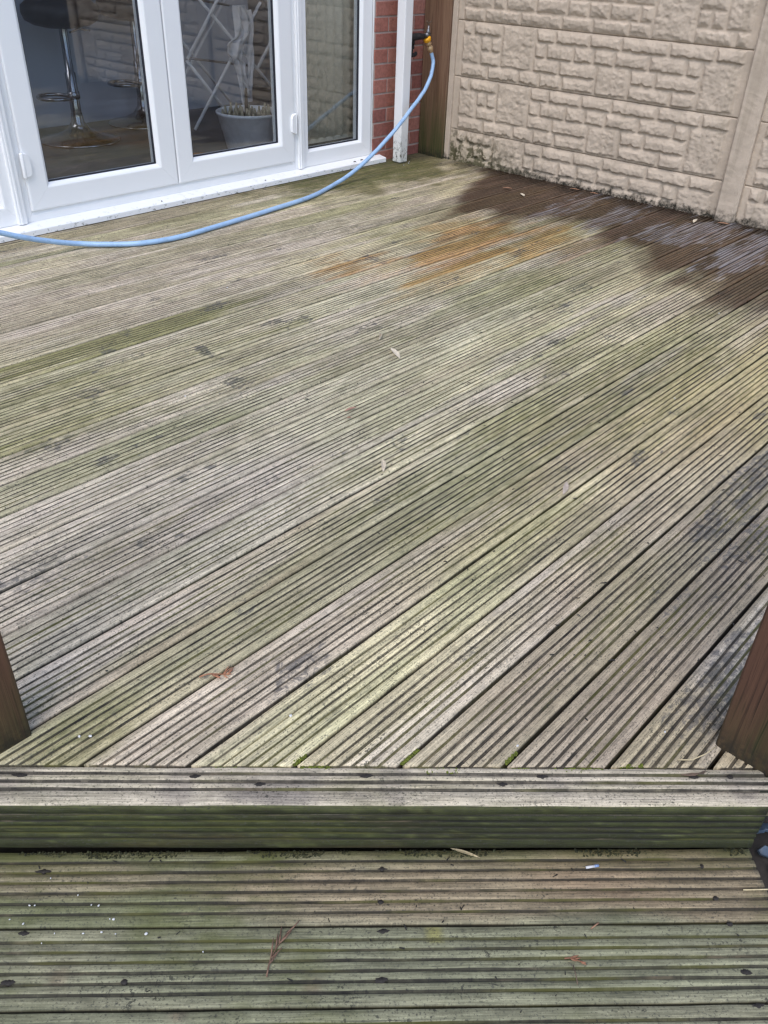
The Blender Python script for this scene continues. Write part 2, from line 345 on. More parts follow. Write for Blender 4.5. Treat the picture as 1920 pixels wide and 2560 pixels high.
def make_boards(name, boards, parent, color_fn, step=.0125, mat=None):
    """boards: dicts with o (origin), u (along), v (across), n (up), prof, t0(s)/t1(s), id"""
    V = []; F = []; TONE = []; MASK = []; STN = []; GC = []; base = 0
    for b in boards:
        o, u, v, n = (np.array(b[k], float) for k in 'ouvn')
        pr = np.array(b['prof']); s = pr[:, 0]; h = pr[:, 1]; dr = pr[:, 2]; m = len(s)
        t0 = np.array([b['t0'](x) for x in s]); t1 = np.array([b['t1'](x) for x in s])
        L = max((t1-t0).max(), .02); k = max(2, int(L/step)+1)
        f = np.linspace(0, 1, k)
        T = t0[:, None]+(t1-t0)[:, None]*f[None, :]
        # worn, slightly wandering ridge edges and undulating tops
        sid = b['id']*13+5
        js = (vn(T*13+s[:, None]*31, s[:, None]*400+b['id']*7, 3)-.5)*.0014*(h[:, None] > -.02)
        jh = (vn(T*11+s[:, None]*17, s[:, None]*160+b['id']*3, 9)-.5)*.0010+(vn(T*.9, T*0+b['id']*11.3, 2)-.5)*.003*b.get('warp', 1)
        S_ = s[:, None]+js; H = h[:, None]+jh+b.get('dz', 0)
        P = o[None, None]+T[..., None]*u+S_[..., None]*v+H[..., None]*n
        V.append(P.reshape(-1, 3))
        res = color_fn(P.reshape(-1, 3), T.ravel(), np.repeat(s, k), np.repeat(dr, k), b); col, masks = res[:2]
        STN.append(res[2] if len(res) > 2 else np.zeros_like(masks))
        TONE.append(col); MASK.append(masks)
        GC.append(np.stack([T.ravel()+b['id']*3.71, np.repeat(s, k)+b['id']*1.37, np.repeat(h, k)*.3+b['id']*.77], -1))
        I, J = np.meshgrid(np.arange(m-1), np.arange(k-1), indexing='ij')
        a = base+I*k+J
        F.append(np.stack([a, a+1, a+k+1, a+k], -1).reshape(-1, 4))
        base += m*k
        # end caps
    V = np.concatenate(V); F = np.concatenate(F)
    me = bpy.data.meshes.new(name)
    caps = []; off = 0
    for b in boards:
        pr = np.array(b['prof']); m = len(pr); k = max(2, int(max(max(b['t1'](x)-b['t0'](x) for x in pr[:, 0]), .02)/step)+1)
        caps.append([off+i*k for i in range(m)]); caps.append([off+i*k+k-1 for i in range(m-1, -1, -1)]); off += m*k
    nf = len(F)
    loops = np.concatenate([F.ravel()]+[np.array(c) for c in caps]).astype(np.int32)
    tot = np.concatenate([np.full(nf, 4), [len(c) for c in caps]]).astype(np.int32)
    st = np.concatenate([[0], np.cumsum(tot)[:-1]]).astype(np.int32)
    me.vertices.add(len(V)); me.vertices.foreach_set('co', V.ravel().astype(np.float32))
    me.loops.add(len(loops)); me.loops.foreach_set('vertex_index', loops)
    me.polygons.add(len(tot)); me.polygons.foreach_set('loop_start', st)
    try: me.polygons.foreach_set('loop_total', tot)
    except Exception: pass
    me.update(calc_edges=True); me.validate()
    def at(nm, typ, arr, key):
        a = me.attributes.new(nm, typ, 'POINT'); a.data.foreach_set(key, arr.ravel().astype(np.float32))
    T = np.concatenate(TONE); Mk = np.concatenate(MASK)
    one = np.ones((len(T), 1)); at('tone', 'FLOAT_COLOR', np.hstack([T, one]), 'color'); at('masks', 'FLOAT_COLOR', np.hstack([Mk, one]), 'color'); at('stain_sheen', 'FLOAT_COLOR', np.hstack([np.concatenate(STN), one]), 'color')
    at('gcoord', 'FLOAT_VECTOR', np.concatenate(GC), 'vector')
    me.materials.append(mat or M['deck'])
    ob = bpy.data.objects.new(name, me); COL.objects.link(ob)
    if parent: ob.parent = parent
    return ob

# palette of dry, weathered wood (reflectances)
PINK = np.array([.430, .375, .315]); CREAM = np.array([.470, .425, .300]); GREEN = np.array([.320, .318, .195]); OLIVE = np.array([.150, .150, .060])
DARK = np.array([.075, .070, .064]); BROWN = np.array([.235, .165, .110]); ORANGE = np.array([.300, .150, .030]); WETC = np.array([.085, .055, .040]); SILVER = np.array([.520, .490, .430])
def mixc(c, k, col): return c*(1-k[:, None])+np.asarray(col)[None]*k[:, None]
def blob(x, y, cx, cy, rx, ry, s=0, rough=.5, fx=5, fy=9):
    d = np.sqrt(((x-cx)/rx)**2+((y-cy)/ry)**2)
    d = d+(fbm(x*fx, y*fy, s, 4)-.5)*2*rough
    return 1-sst(.55, 1.1, d)
# board tints: id -> (x, colour, weight) stretches seen in the photograph
KNOTS = [(-2.65,-1.64,.07,.045,1),(-2.36,-1.34,.06,.03,1),(-2.75,-1.34,.07,.03,.8),(-3.3,-1.43,.035,.03,.5),(-3.05,-1.66,.015,.05,.9),(-3.5,-1.65,.03,.05,.8),(-3.76,-1.87,.06,.04,.7),
 (-3.13,-1.92,.07,.035,.7),(-2.5,-1.9,.05,.03,.7),(-3.68,-2.07,.05,.04,.5),(-3.3,-1.53,.06,.02,.5),(-3.15,-1.32,.04,.02,.5),(-3.04,-2.54,.05,.03,.5),(-2.88,-2.65,.04,.02,.5),(-2.79,-2.96,.04,.02,.7),
 (-2.35,-2.63,.05,.025,.6),(-2.63,-3.09,.05,.03,.7),(-1.84,-1.77,.06,.03,.9),(-1.29,-1.74,.05,.03,.9),(-1.21,-1.39,.05,.025,.6),(-1.77,-2.27,.05,.03,.6),(-1.11,-2.67,.05,.03,.7),(-1.58,-1.24,.05,.02,.7),
 (-1.88,-1.33,.05,.03,.9),(-3.85,-2.44,.05,.03,.6),(-3.51,-2.32,.04,.025,.6),(-3.41,-2.44,.04,.02,.5),(-3.59,-3.2,.03,.03,.4),(-3.17,-3.44,.03,.03,.8),(-3.87,-3.02,.05,.03,.6),(-3.83,-3.03,.04,.03,.6),
 (-2.2,-1.9,.05,.025,.6),(-1.5,-2.2,.05,.025,.5),(-2.9,-1.1,.05,.02,.5),(-2.4,-.85,.06,.02,.5),(-2.0,-.75,.05,.02,.5),(-1.6,-.95,.05,.02,.5),(-3.0,-.75,.05,.02,.4),(-2.1,-2.45,.04,.02,.5),(-1.8,-2.9,.05,.02,.6)]
def deck_color(P, t, s, dr, b):
    k = b['id']; x = P[:, 0]; y = P[:, 1]; kk = np.full_like(x, k)
    rnd = random.Random(k*31+3)
    n1 = fbm(x*.9+kk*7.3, kk*3.7, 11, 3); n2 = fbm(x*2.2+kk*2.9, s*14+kk*5.1, 23, 4); n3 = fbm(x*1.6, y*1.6, 37, 4); n4 = fbm(x*5, y*22, 41, 4)
    c = np.tile(CREAM, (len(x), 1))
    c = mixc(c, sst(.40, .62, n1+(rnd.random()-.5)*.22), PINK)
    c = mixc(c, .66*sst(.45, .64, n3*.35+n1*.30+n2*.35+(rnd.random()-.5)*.22), GREEN)
    # paler middle, greyer-pink far left, browner right-hand end
    pale = blob(x, y, -2.9, -1.9, 1.5, .9, 3, .35, 2, 3); c = mixc(c, .35*pale, SILVER)
    c = mixc(c, .55*blob(x, y, -2.9, -.85, 1.2, .5, 5, .4, 2, 4), np.array([.38, .335, .29]))
    c = mixc(c, .65*blob(x, y, -3.75, -2.42, .75, .26, 6, .4, 3, 6), np.array([.50, .45, .415]))
    c = mixc(c, .62*blob(x, y, -2.9, -3.55, 1.3, .52, 7, .5, 3, 5), np.array([.30, .245, .19]))
    c = mixc(c, .45*blob(x, y, -2.2, -3.0, 1.2, .3, 8, .5, 3, 6), np.array([.33, .26, .155]))
    br = (rnd.random()-.5)*.34; c = c*(1+br)*(.80+.42*n4[:, None])
    c = mixc(c, .62*sst(.52, .68, fbm(x*1.5+kk*1.7, s*9+kk*4.1, 57, 4)), np.array([.50, .445, .405])); c = mixc(c, .40*sst(.54, .70, fbm(x*2.6+kk*5.7, s*16+kk*2.2, 67, 4)), np.array([.27, .235, .175]))
    # individual boards
    def band(kid, x0, x1, col, wgt, soft=.25):
        nonlocal c
        if k != kid: return
        e = (n2-.5)*.9
        f = sst(x0-soft, x0+soft, x+e)*(1-sst(x1-soft, x1+soft, x+e))*(.35+.65*sst(.34, .58, fbm(x*1.3+kk, s*22+kk*2.3, 47, 3))); c = mixc(c, wgt*f, col)
    band(11, -5, -2.75, OLIVE*1.15, 0.85, .2); band(11, -2.9, -1.95, (.12, .115, .085), 0.43); band(11, -1.85, -1.2, (.075, .07, .066), 0.50, .12)
    band(12, -4.5, -3.2, OLIVE*1.5, 0.25); band(10, -4.5, -3.3, OLIVE*1.4, 0.37); band(10, -3.3, -2.2, (.33, .30, .19), 0.37)
    band(9, -4.5, -2.6, (.34, .31, .18), 0.43); band(8, -4.5, -3.0, (.33, .30, .17), 0.43); band(8, -4.5, -3.5, (.22, .22, .09), 0.37)
    band(6, -4.5, -3.2, (.20, .22, .11), 0.46); band(7, -4.6, -3.5, (.42, .37, .34), 0.37); band(7, -2.2, -1.3, (.24, .27, .10), 0.40); band(6, -2.0, -1.4, (.25, .27, .11), 0.25)
    band(5, -4.5, -2.6, (.43, .385, .355), 0.46); band(4, -4.5, -3.0, (.46, .41, .385), 0.43); band(3, -4.5, -3.3, (.41, .35, .32), 0.37)
    band(2, -4.5, -3.0, (.27, .27, .20), 0.31); band(0, -4.0, -1.7, (.165, .165, .115), 0.43); band(1, -2.8, -1.2, (.33, .31, .16), 0.37); band(1, -4.2, -3.3, (.30, .22, .16), 0.37)
    band(-1, -3.9, -2.4, (.30, .25, .19), 0.37); band(-2, -2.6, -1.5, (.31, .25, .10), 0.43); band(-3, -2.4, -1.5, (.30, .26, .10), 0.37); band(-1, -2.3, -1.3, (.31, .265, .12), 0.37)
    band(-4, -3.0, -1.5, DARK*1.7, 0.40); band(-5, -3.3, -1.5, (.13, .11, .10), 0.34); band(-6, -3.6, -1.5, (.125, .115, .105), 0.37); band(-7, -3.6, -1.5, (.17, .165, .13), 0.37)
    # black left edge, dark smears, dirt
    dk = np.zeros_like(x); org = np.zeros_like(x); sky_sheen = np.zeros_like(x)
    dk = np.maximum(dk, .36*blob(x, y, -4.1, -2.36, .16, .10, 51, .8, 9, 30))
    dk = np.maximum(dk, .44*blob(x, y, -2.8, -3.47, .34, .10, 52, .9, 9, 30))
    dk = np.maximum(dk, .42*blob(x, y, -3.3, -3.66, .30, .07, 53, .9, 9, 30))
    dk = np.maximum(dk, .5*blob(x, y, -2.45, -3.36, .5, .05, 54, .9, 8, 30))
    # tannin orange runs, board by board
    jag = (_hash(kk, kk*0, 77)-.5)*.5
    for (kid, x0, x1, wg) in ((9, -1.98, -1.28, 1.), (10, -1.85, -.95, .95), (10, -2.15, -1.75, .45), (8, -1.5, -.9, .75), (8, -2.15, -1.6, .5), (11, -2.2, -1.85, .9), (12, -2.2, -1.9, .55), (11, -1.5, -.9, .9), (12, -1.5, -1.0, .6), (9, -1.28, -.7, .8), (7, -1.3, -.7, .5)):
        if k == kid:
            e = (n4-.5)*.5
            f = sst(x0-.22, x0+.2, x+e)*(1-sst(x1-.2, x1+.25, x+e))*(.45+.55*sst(.25, .6, n2+.1)); org = np.maximum(org, wg*f)
    # soaked patch by the fence; its edge steps from board to board
    edge = np.interp(y, [-3.4, -2.9, -2.73, -2.46, -2.13, -1.68, -1.4, -1.14, -.95, -.75, -.5], [-.80, -1.20, -1.24, -1.18, -1.12, -1.02, -1.2, -1.30, -.85, -.25, .3])
    e2 = edge+jag*.34+(n2-.5)*.35+(n3-.5)*.9
    wet = np.maximum(sst(-.26, .34, x-e2), .38*sst(-1.0, .1, x-e2+(n1-.5)*1.2))
    wet = np.maximum(wet, .8*sst(-.32, -.12, x+(n2-.5)*.25)*sst(-.35, -.8, y))
    # pale streaks painted in for the sky's sheen on parts of it
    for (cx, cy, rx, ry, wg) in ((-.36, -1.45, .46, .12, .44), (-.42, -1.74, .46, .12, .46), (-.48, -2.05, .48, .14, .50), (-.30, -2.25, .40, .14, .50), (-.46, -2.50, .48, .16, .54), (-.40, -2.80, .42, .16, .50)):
        sky_sheen = np.maximum(sky_sheen, wg*1.1*blob(x, y, cx, cy, rx, ry, 61, .8, 7, 26))
    # mossy far corner and dark dirt against walls
    alg = .9*blob(x, y, -.75, -.2, .75, .34, 71, .6, 5, 9)+.25*sst(.55, .72, n3)
    alg = np.maximum(alg, .55*blob(x, y, -3.7, -1.7, .5, .3, 72, .6, 5, 9)); alg = np.maximum(alg, .45*blob(x, y, -1.8, -2.0, .5, .3, 73, .6)); alg = np.maximum(alg, .5*blob(x, y, -2.4, -2.8, 1.2, .25, 74, .7, 4, 14))
    alg = np.maximum(alg, .7*blob(x, y, -4.25, -2.85, .14, .10, 75, .6)); c = mixc(c, .45*np.clip(alg, 0, 1), (.21, .20, .085)); c = mixc(c, .80*blob(x, y, -.55, -.15, 1.0, .46, 76, .6, 5, 12), (.110, .100, .038)); c = mixc(c, .5*blob(x, y, -2.2, -.12, 1.6, .16, 79, .9, 3, 12), (.17, .145, .09))
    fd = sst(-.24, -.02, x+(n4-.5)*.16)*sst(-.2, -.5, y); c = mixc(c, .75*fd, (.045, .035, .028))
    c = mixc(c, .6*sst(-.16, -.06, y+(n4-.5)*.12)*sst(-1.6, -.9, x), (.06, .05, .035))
    # knots and bruises
    for (cx, cy, rx, ry, wg) in KNOTS:
        if abs(cy-P[:, 1].mean()) < .25: dk = np.maximum(dk, (.26+.30*wg)*blob(x, y, cx, cy, rx*1.15, ry*.95, int(abs(cx*97+cy*31)) % 90, 2.1, 17, 34))
    hsh = random.Random(k*77+1)
    for q in range(3):
        cx = -4.4+hsh.random()*4.3; cy = P[:, 1].min()+hsh.random()*.13; wg = hsh.random()*.5+.2
        dk = np.maximum(dk, (.15+.5*wg)*blob(x, y, cx, cy, .03+.03*hsh.random(), .016, q, .9, 16, 40))
    dirt = dr*np.clip((.70+.30*rnd.random())+.7*(fbm(x*3, s*60+kk, 83, 3)-.42), .3, 1)
    dk = np.clip(dk+.20*sst(.50, .72, fbm(x*2.2+kk*3.3, s*26+kk*1.9, 91, 4)), 0, 1)
    masks = np.stack([np.clip(wet, 0, 1), dirt, np.clip(alg*.8+.10, 0, 1)], -1)
    rid = np.floor(s/.0184+.02); c = c*(1+(_hash(rid, kk, 19)-.5)*.20)[:, None]*np.array([1.25, 1.18, 1.035])
    return np.clip(c, .012, .8), masks, np.stack([dk, sky_sheen, org], -1)

# step geometry: the deck corner is cut off at 45 degrees
U = np.array([.692, -.722, 0.]); U /= np.linalg.norm(U); N = np.array([U[1], -U[0], 0.])    # along the step, outwards
S0 = 5.19483                                                                               # distance of the nosing along N
N0 = np.array([-3.984, -3.351, 0.])
deck = thing('timber_deck', 'grey green grooved timber deck with a corner cut off and a mossy riser', 'deck')
boards = []
for k in range(-7, 22):
    y0 = -2.91+k*PITCH+.0042
    wd = PITCH-.0084
    pr = board_profile(wd)
    if k == 21: pr = [p for p in pr if p[0] < .078]
    def t0(s, y0=y0):
        y = y0+s; d = (S0-.0835-N[1]*y)/N[0]      # on the diagonal: N.x*x + N.y*y = S0-.0835
        return max(-4.46, d)
    boards.append(dict(o=(0, y0, 0), u=(1, 0, 0), v=(0, 1, 0), n=(0, 0, 1), prof=pr, t0=t0, t1=lambda s: .012, id=k, dz=0))
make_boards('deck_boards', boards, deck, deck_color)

def nose_color(P, t, s, dr, b):
    n1 = fbm(t*2.1, s*30+9, 5, 4); n2 = fbm(t*7, s*60, 6, 4)
    c = np.tile(np.array([.47, .405, .300]), (len(t), 1)); c = mixc(c, sst(.45, .7, n1), (.42, .36, .25)); c *= (.82+.36*n2[:, None])
    c = mixc(c, .7*blob(t, s, -.18, .05, .10, .05, 3, .7, 9, 20), (.22, .19, .16)); c = mixc(c, .5*blob(t, s, -.66, .03, .08, .06, 4, .7, 9, 20), (.16, .13, .11))
    for cx in (.02, .62, -.35, .30): c = mixc(c, .45*blob(t, s, cx, .04, .03, .06, 8, .8, 20, 20), (.27, .225, .19))
    c = mixc(c, .75*sst(.48, .72, t+(n2-.5)*.3)*sst(.06, .0, s+(n1-.5)*.05), (.05, .048, .045))
    alg = sst(.5, .75, fbm(t*3, s*20, 15, 3))*.7+.5*sst(-.3, -.55, t)
    return np.clip(c, .02, .8), np.stack([t*0, dr*np.clip(.9+.6*(n2-.4), 0, 1), np.clip(alg*.6, 0, 1)], -1)
nz = [dict(o=N0-N*.0790, u=U, v=N, n=(0, 0, 1), prof=board_profile(.0775, False, 4, .0285, .0095, .0068, .005), t0=lambda s: -.80, t1=lambda s: .74, id=101, dz=-.0005, warp=.4)]
make_boards('edge_board', nz, deck, nose_color)
def riser_color(P, t, s, dr, b):
    n1 = fbm(t*3, s*40, 25, 4); n2 = fbm(t*14, s*90, 26, 4); n3 = fbm(t*40, s*160, 27, 3)
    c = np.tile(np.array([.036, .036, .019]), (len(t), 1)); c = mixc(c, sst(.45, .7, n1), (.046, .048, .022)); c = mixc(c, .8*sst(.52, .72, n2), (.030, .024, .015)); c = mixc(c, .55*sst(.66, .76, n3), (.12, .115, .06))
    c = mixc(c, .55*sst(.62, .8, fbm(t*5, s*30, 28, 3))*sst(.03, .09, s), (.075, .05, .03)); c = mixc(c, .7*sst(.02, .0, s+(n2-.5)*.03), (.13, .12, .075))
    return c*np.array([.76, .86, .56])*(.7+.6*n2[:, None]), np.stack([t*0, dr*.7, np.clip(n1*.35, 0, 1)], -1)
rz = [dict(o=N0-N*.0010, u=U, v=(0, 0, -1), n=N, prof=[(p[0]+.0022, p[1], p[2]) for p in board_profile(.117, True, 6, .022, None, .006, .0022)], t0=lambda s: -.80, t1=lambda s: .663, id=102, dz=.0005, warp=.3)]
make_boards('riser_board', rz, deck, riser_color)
fb = MB()       # side fascia beyond the right post, and bearers below
R0 = N0+U*.664
fb.add([R0+N*-.006+Vector((0, 0, -.003)), R0+np.array([1.6, .02, -.003]), R0+np.array([1.6, .02, -.108]), R0+N*-.006+np.array([0, 0, -.108]),
        R0+np.array([.0, .026, -.003]), R0+np.array([1.6, .046, -.003]), R0+np.array([1.6, .046, -.108]), R0+np.array([.0, .026, -.108])],
       [(0, 1, 2, 3), (4, 7, 6, 5), (0, 4, 5, 1), (3, 2, 6, 7), (0, 3, 7, 4), (1, 5, 6, 2)])
M['mossy_board'] = mat_timber('mossy_board', (.05, .05, .022), (.085, .085, .04), .5, .2)
fb.build('side_fascia', M['mossy_board'], deck)
jb = MB()
for i in range(9):
    jb.box(-4.2+i*.5, -4.15+i*.5, -2.6 if i < 3 else -3.3, -.06, -.125, -.0295)
q0 = N0-N*.07
jb.add([q0-U*.78+np.array([0, 0, -.031]), q0+U*.6+np.array([0, 0, -.031]), q0+U*.6+np.array([0, 0, -.29]), q0-U*.78+np.array([0, 0, -.29]),
        q0-U*.78-N*.04+np.array([0, 0, -.031]), q0+U*.6-N*.04+np.array([0, 0, -.031]), q0+U*.6-N*.04+np.array([0, 0, -.29]), q0-U*.78-N*.04+np.array([0, 0, -.29])],
       [(0, 1, 2, 3), (4, 7, 6, 5), (0, 4, 5, 1), (3, 2, 6, 7), (0, 3, 7, 4), (1, 5, 6, 2)])
M['joist'] = mat_simple('dark_joist', (.030, .026, .018), .9, 0, .4, 20)
jb.build('joist', M['joist'], deck)

# lower step
U2 = np.array([.911, -.938, 0.]); U2 /= np.linalg.norm(U2); N2 = np.array([U2[1], -U2[0], 0.])
step = thing('timber_step', 'lower grooved timber step in front of the mossy riser', 'step')
L0 = np.array([-3.9930, -3.3620, -.16])       # about the middle of the step, under the nosing
def step_color(P, t, s, dr, b):
    k = b['id']; n1 = fbm(t*1.6+k, s*12+k, 35, 4); n2 = fbm(t*6, s*70+k, 36, 4); n3 = fbm(P[:, 0]*4, P[:, 1]*4, 39, 4); n4 = fbm(t*16, s*160+k*3, 33, 4)
    c = np.tile(np.array([.160, .162, .120]), (len(t), 1)); c = mixc(c, sst(.4, .68, n1), (.195, .190, .145)); c = mixc(c, .5*sst(.5, .7, n3), (.135, .140, .092))
    if k == 201:
        c = mixc(c, .7*blob(t, s, .10, .075, .5, .08, 5, .6, 3, 12), (.235, .18, .135)); c = mixc(c, .6*blob(t, s, .52, .07, .3, .08, 9, .5, 3, 9), (.205, .145, .108)); c = mixc(c, .6*blob(t, s, -.62, .055, .28, .04, 6, .6, 5, 20), (.225, .18, .14))
        c = mixc(c, .55*sst(.05, .0, s+(n2-.5)*.05), (.085, .085, .035)); c = mixc(c, .45*blob(t, s, -.60, .11, .35, .05, 7, .6), (.13, .14, .075))
    c = c*(.66+.68*n2[:, None])*(.8+.4*n4[:, None])
    for (cx, cy, kid, r_) in ((-.515, .076, 202, .014), (-.115, .095, 202, .012), (-.32, .004, 203, .01)):
        if k == kid:
            d = np.hypot(t-cx, (s-cy)*1.0)/r_; ring = np.exp(-((d-1)/.22)**2)
            c = mixc(c, .55*(1-sst(.9, 1.1, d)), (.17, .13, .10)); c = mixc(c, .6*ring, (.05, .045, .04)); c = mixc(c, .4*np.exp(-((d-1.6)/.5)**2), (.16, .15, .12))
    if k == 202:   # faded yellow-green rub mark on the board
        f = sst(.003, -.003, np.abs(t-.086)-.0105)*sst(.003, -.002, np.abs(s-.014)-.0135); c = mixc(c, .6*f, (.28, .265, .09))
    alg = .65*sst(.48, .7, n3)+.35*sst(-.35, -.75, t)+(.6*sst(.05, .0, s) if k == 201 else 0)
    c = c*np.array([1.16, 1.12, .93])
    return np.clip(c, .015, .7), np.stack([t*0, dr*np.clip(.92+.6*(n2-.35), 0, 1), np.clip(alg, 0, 1)], -1)
sb = []
for i in range(5):
    sb.append(dict(o=L0+N2*(-.0270+i*.131+.0025-(.012 if i == 0 else 0)), u=U2, v=N2, n=(0, 0, 1), prof=board_profile(.126+(.012 if i == 0 else 0), True, 7, .0185, None, .0050, .0048), t0=lambda s: -.95, t1=lambda s: .6790, id=201+i, dz=0, warp=.5))
make_boards('step_boards', sb, step, step_color)
st = MB()
for off in (.02, .56):
    a = L0+N2*off; b_ = a+N2*.04
    st.add([a-U2*.9+np.array([0, 0, -.03]), a+U2*.655+np.array([0, 0, -.03]), a+U2*.655+np.array([0, 0, -.135]), a-U2*.9+np.array([0, 0, -.135]),
            b_-U2*.9+np.array([0, 0, -.03]), b_+U2*.655+np.array([0, 0, -.03]), b_+U2*.655+np.array([0, 0, -.135]), b_-U2*.9+np.array([0, 0, -.135])],
           [(0, 1, 2, 3), (4, 7, 6, 5), (0, 4, 5, 1), (3, 2, 6, 7), (0, 3, 7, 4), (1, 5, 6, 2)])
st.build('bearer', M['joist'], step)

# screws sunk in the grooves
def screw(parent, x, y, z, big=1.0):
    m = MB(); rr = random.Random(int(abs(x*1000+y*777)))
    m.lathe([(.0001, .0008), (.0028*big, .0007), (.0044*big, .0), (.0046*big, -.004)], (0, 0, 0), n=12)
    # the dark worn crater round the head, stretched along the groove
    uu = U if parent is deck else U2
    ring = []
    sx_, sy_ = .6+.9*rr.random(), .6+.5*rr.random(); ks = rr.random()*6
    for k in range(18):
        a = 2*math.pi*k/18; r_ = 1+.40*(rr.random()-.5)+.10*math.sin(2*a+ks)
        ring.append(np.array(uu)*math.cos(a)*.0090*sx_*r_+np.array([uu[1], -uu[0], 0])*math.sin(a)*.0044*sy_*r_+np.array([0, 0, -.0002]))
    m.add([(0, 0, .0004)]+ring, [(0, 1+k, 1+(k+1) % 18) for k in range(18)])
    o = m.build('screw', M['screw'], parent); o.location = (x, y, z); return o
for x, y in [(-4.375,-2.855),(-4.167,-3.074),(-4.1,-3.167),(-3.96,-3.287),(-3.808,-3.47),(-3.746,-3.511),(-3.558,-3.706),(-3.513,-3.753)]: screw(deck, x, y, .0006)
for x, y in [(-3.993,-3.361),(-4.041,-3.402),(-4.076,-3.44),(-4.137,-3.492),(-4.543,-3.07),(-4.487,-3.014),(-4.418,-3.2),(-3.63,-3.822),(-3.658,-3.86),(-3.718,-3.914),(-3.756,-3.95),(-4.408,-2.935),(-3.588,-3.776)]: screw(step, x, y, -.1594, 1.0)

# ------------------------------------------------------------------ ground
g = MB(); g.box(-160, 160, -160, 160, -.45, -.30); gr = g.build('ground', M['earth']); tag(gr, kind='structure')

# ------------------------------------------------------------------ timber posts
def post(name, x0, x1, y0, y1, z0, z1, mat, label):
    m = MB(); nseg = 30
    c = .004; ring = [(x0+c, y0), (x1-c, y0), (x1, y0+c), (x1, y1-c), (x1-c, y1), (x0+c, y1), (x0, y1-c), (x0, y0+c)]
    cx, cy = (x0+x1)/2, (y0+y1)/2; vs = []; fs = []
    for i in range(nseg+1):
        z = z0+(z1-z0)*i/nseg; j = .0015*(random.random()-.5)
        vs += [(p[0]-cx+j, p[1]-cy+j, z) for p in ring]
    for i in range(nseg):
        for k in range(8): fs.append((i*8+k, i*8+(k+1) % 8, (i+1)*8+(k+1) % 8, (i+1)*8+k))
    fs += [tuple(range(7, -1, -1)), tuple(nseg*8+k for k in range(8))]
    m.add(vs, fs); o = m.build(name, mat); o.location = (cx, cy, 0)
    return tag(o, label, 'post', 'timber posts round the deck')
post('timber_post', -.02, .10, -.218, -.006, -.3, 2.4, M['post_corner'], 'wide brown timber post with green algae at its foot in the corner beside the tap')
post('timber_post', -3.462, -3.356, -3.805, -3.700, -.3, 2.4, M['post_right'], 'reddish brown timber post at the right end of the step')
post('timber_post', -4.415, -4.315, -2.790, -2.690, -.3, 2.4, M['post_left'], 'dark brown timber post with a mossy foot at the left end of the step')

# ------------------------------------------------------------------ concrete fence
B4 = [(.237, .298), (.158, .229), (.082, .150), (.010, .075)]
def rr_(a, b): return (B4[b-1][0], B4[a-1][1])
BL = [(.050,.113,1,1),(.130,.332,1,1),(.342,.570,1,3),(.583,.702,1,1),(.713,.925,1,1),(.935,1.122,1,1),(1.132,1.400,1,1),(1.412,1.655,1,1),(1.667,1.815,1,1),
 (.045,.180,2,3),(.190,.256,2,2),(.266,.334,2,2),(.578,.650,2,2),(.660,.832,2,2),(.842,.960,2,2),(.970,1.095,2,2),(1.105,1.302,2,2),(1.312,1.512,2,2),(1.522,1.602,2,2),
 (.190,.334,3,3),(.578,.748,3,3),(.758,.992,3,3),(1.002,1.202,3,4),(1.212,1.352,3,3),(1.362,1.602,3,3),(1.612,1.815,2,4),
 (.050,.246,4,4),(.256,.476,4,4),(.486,.622,4,4),(.632,.776,4,4),(.786,.992,4,4),(1.212,1.455,4,4),(1.465,1.602,4,4)]
PW, PH = 1.86, .303
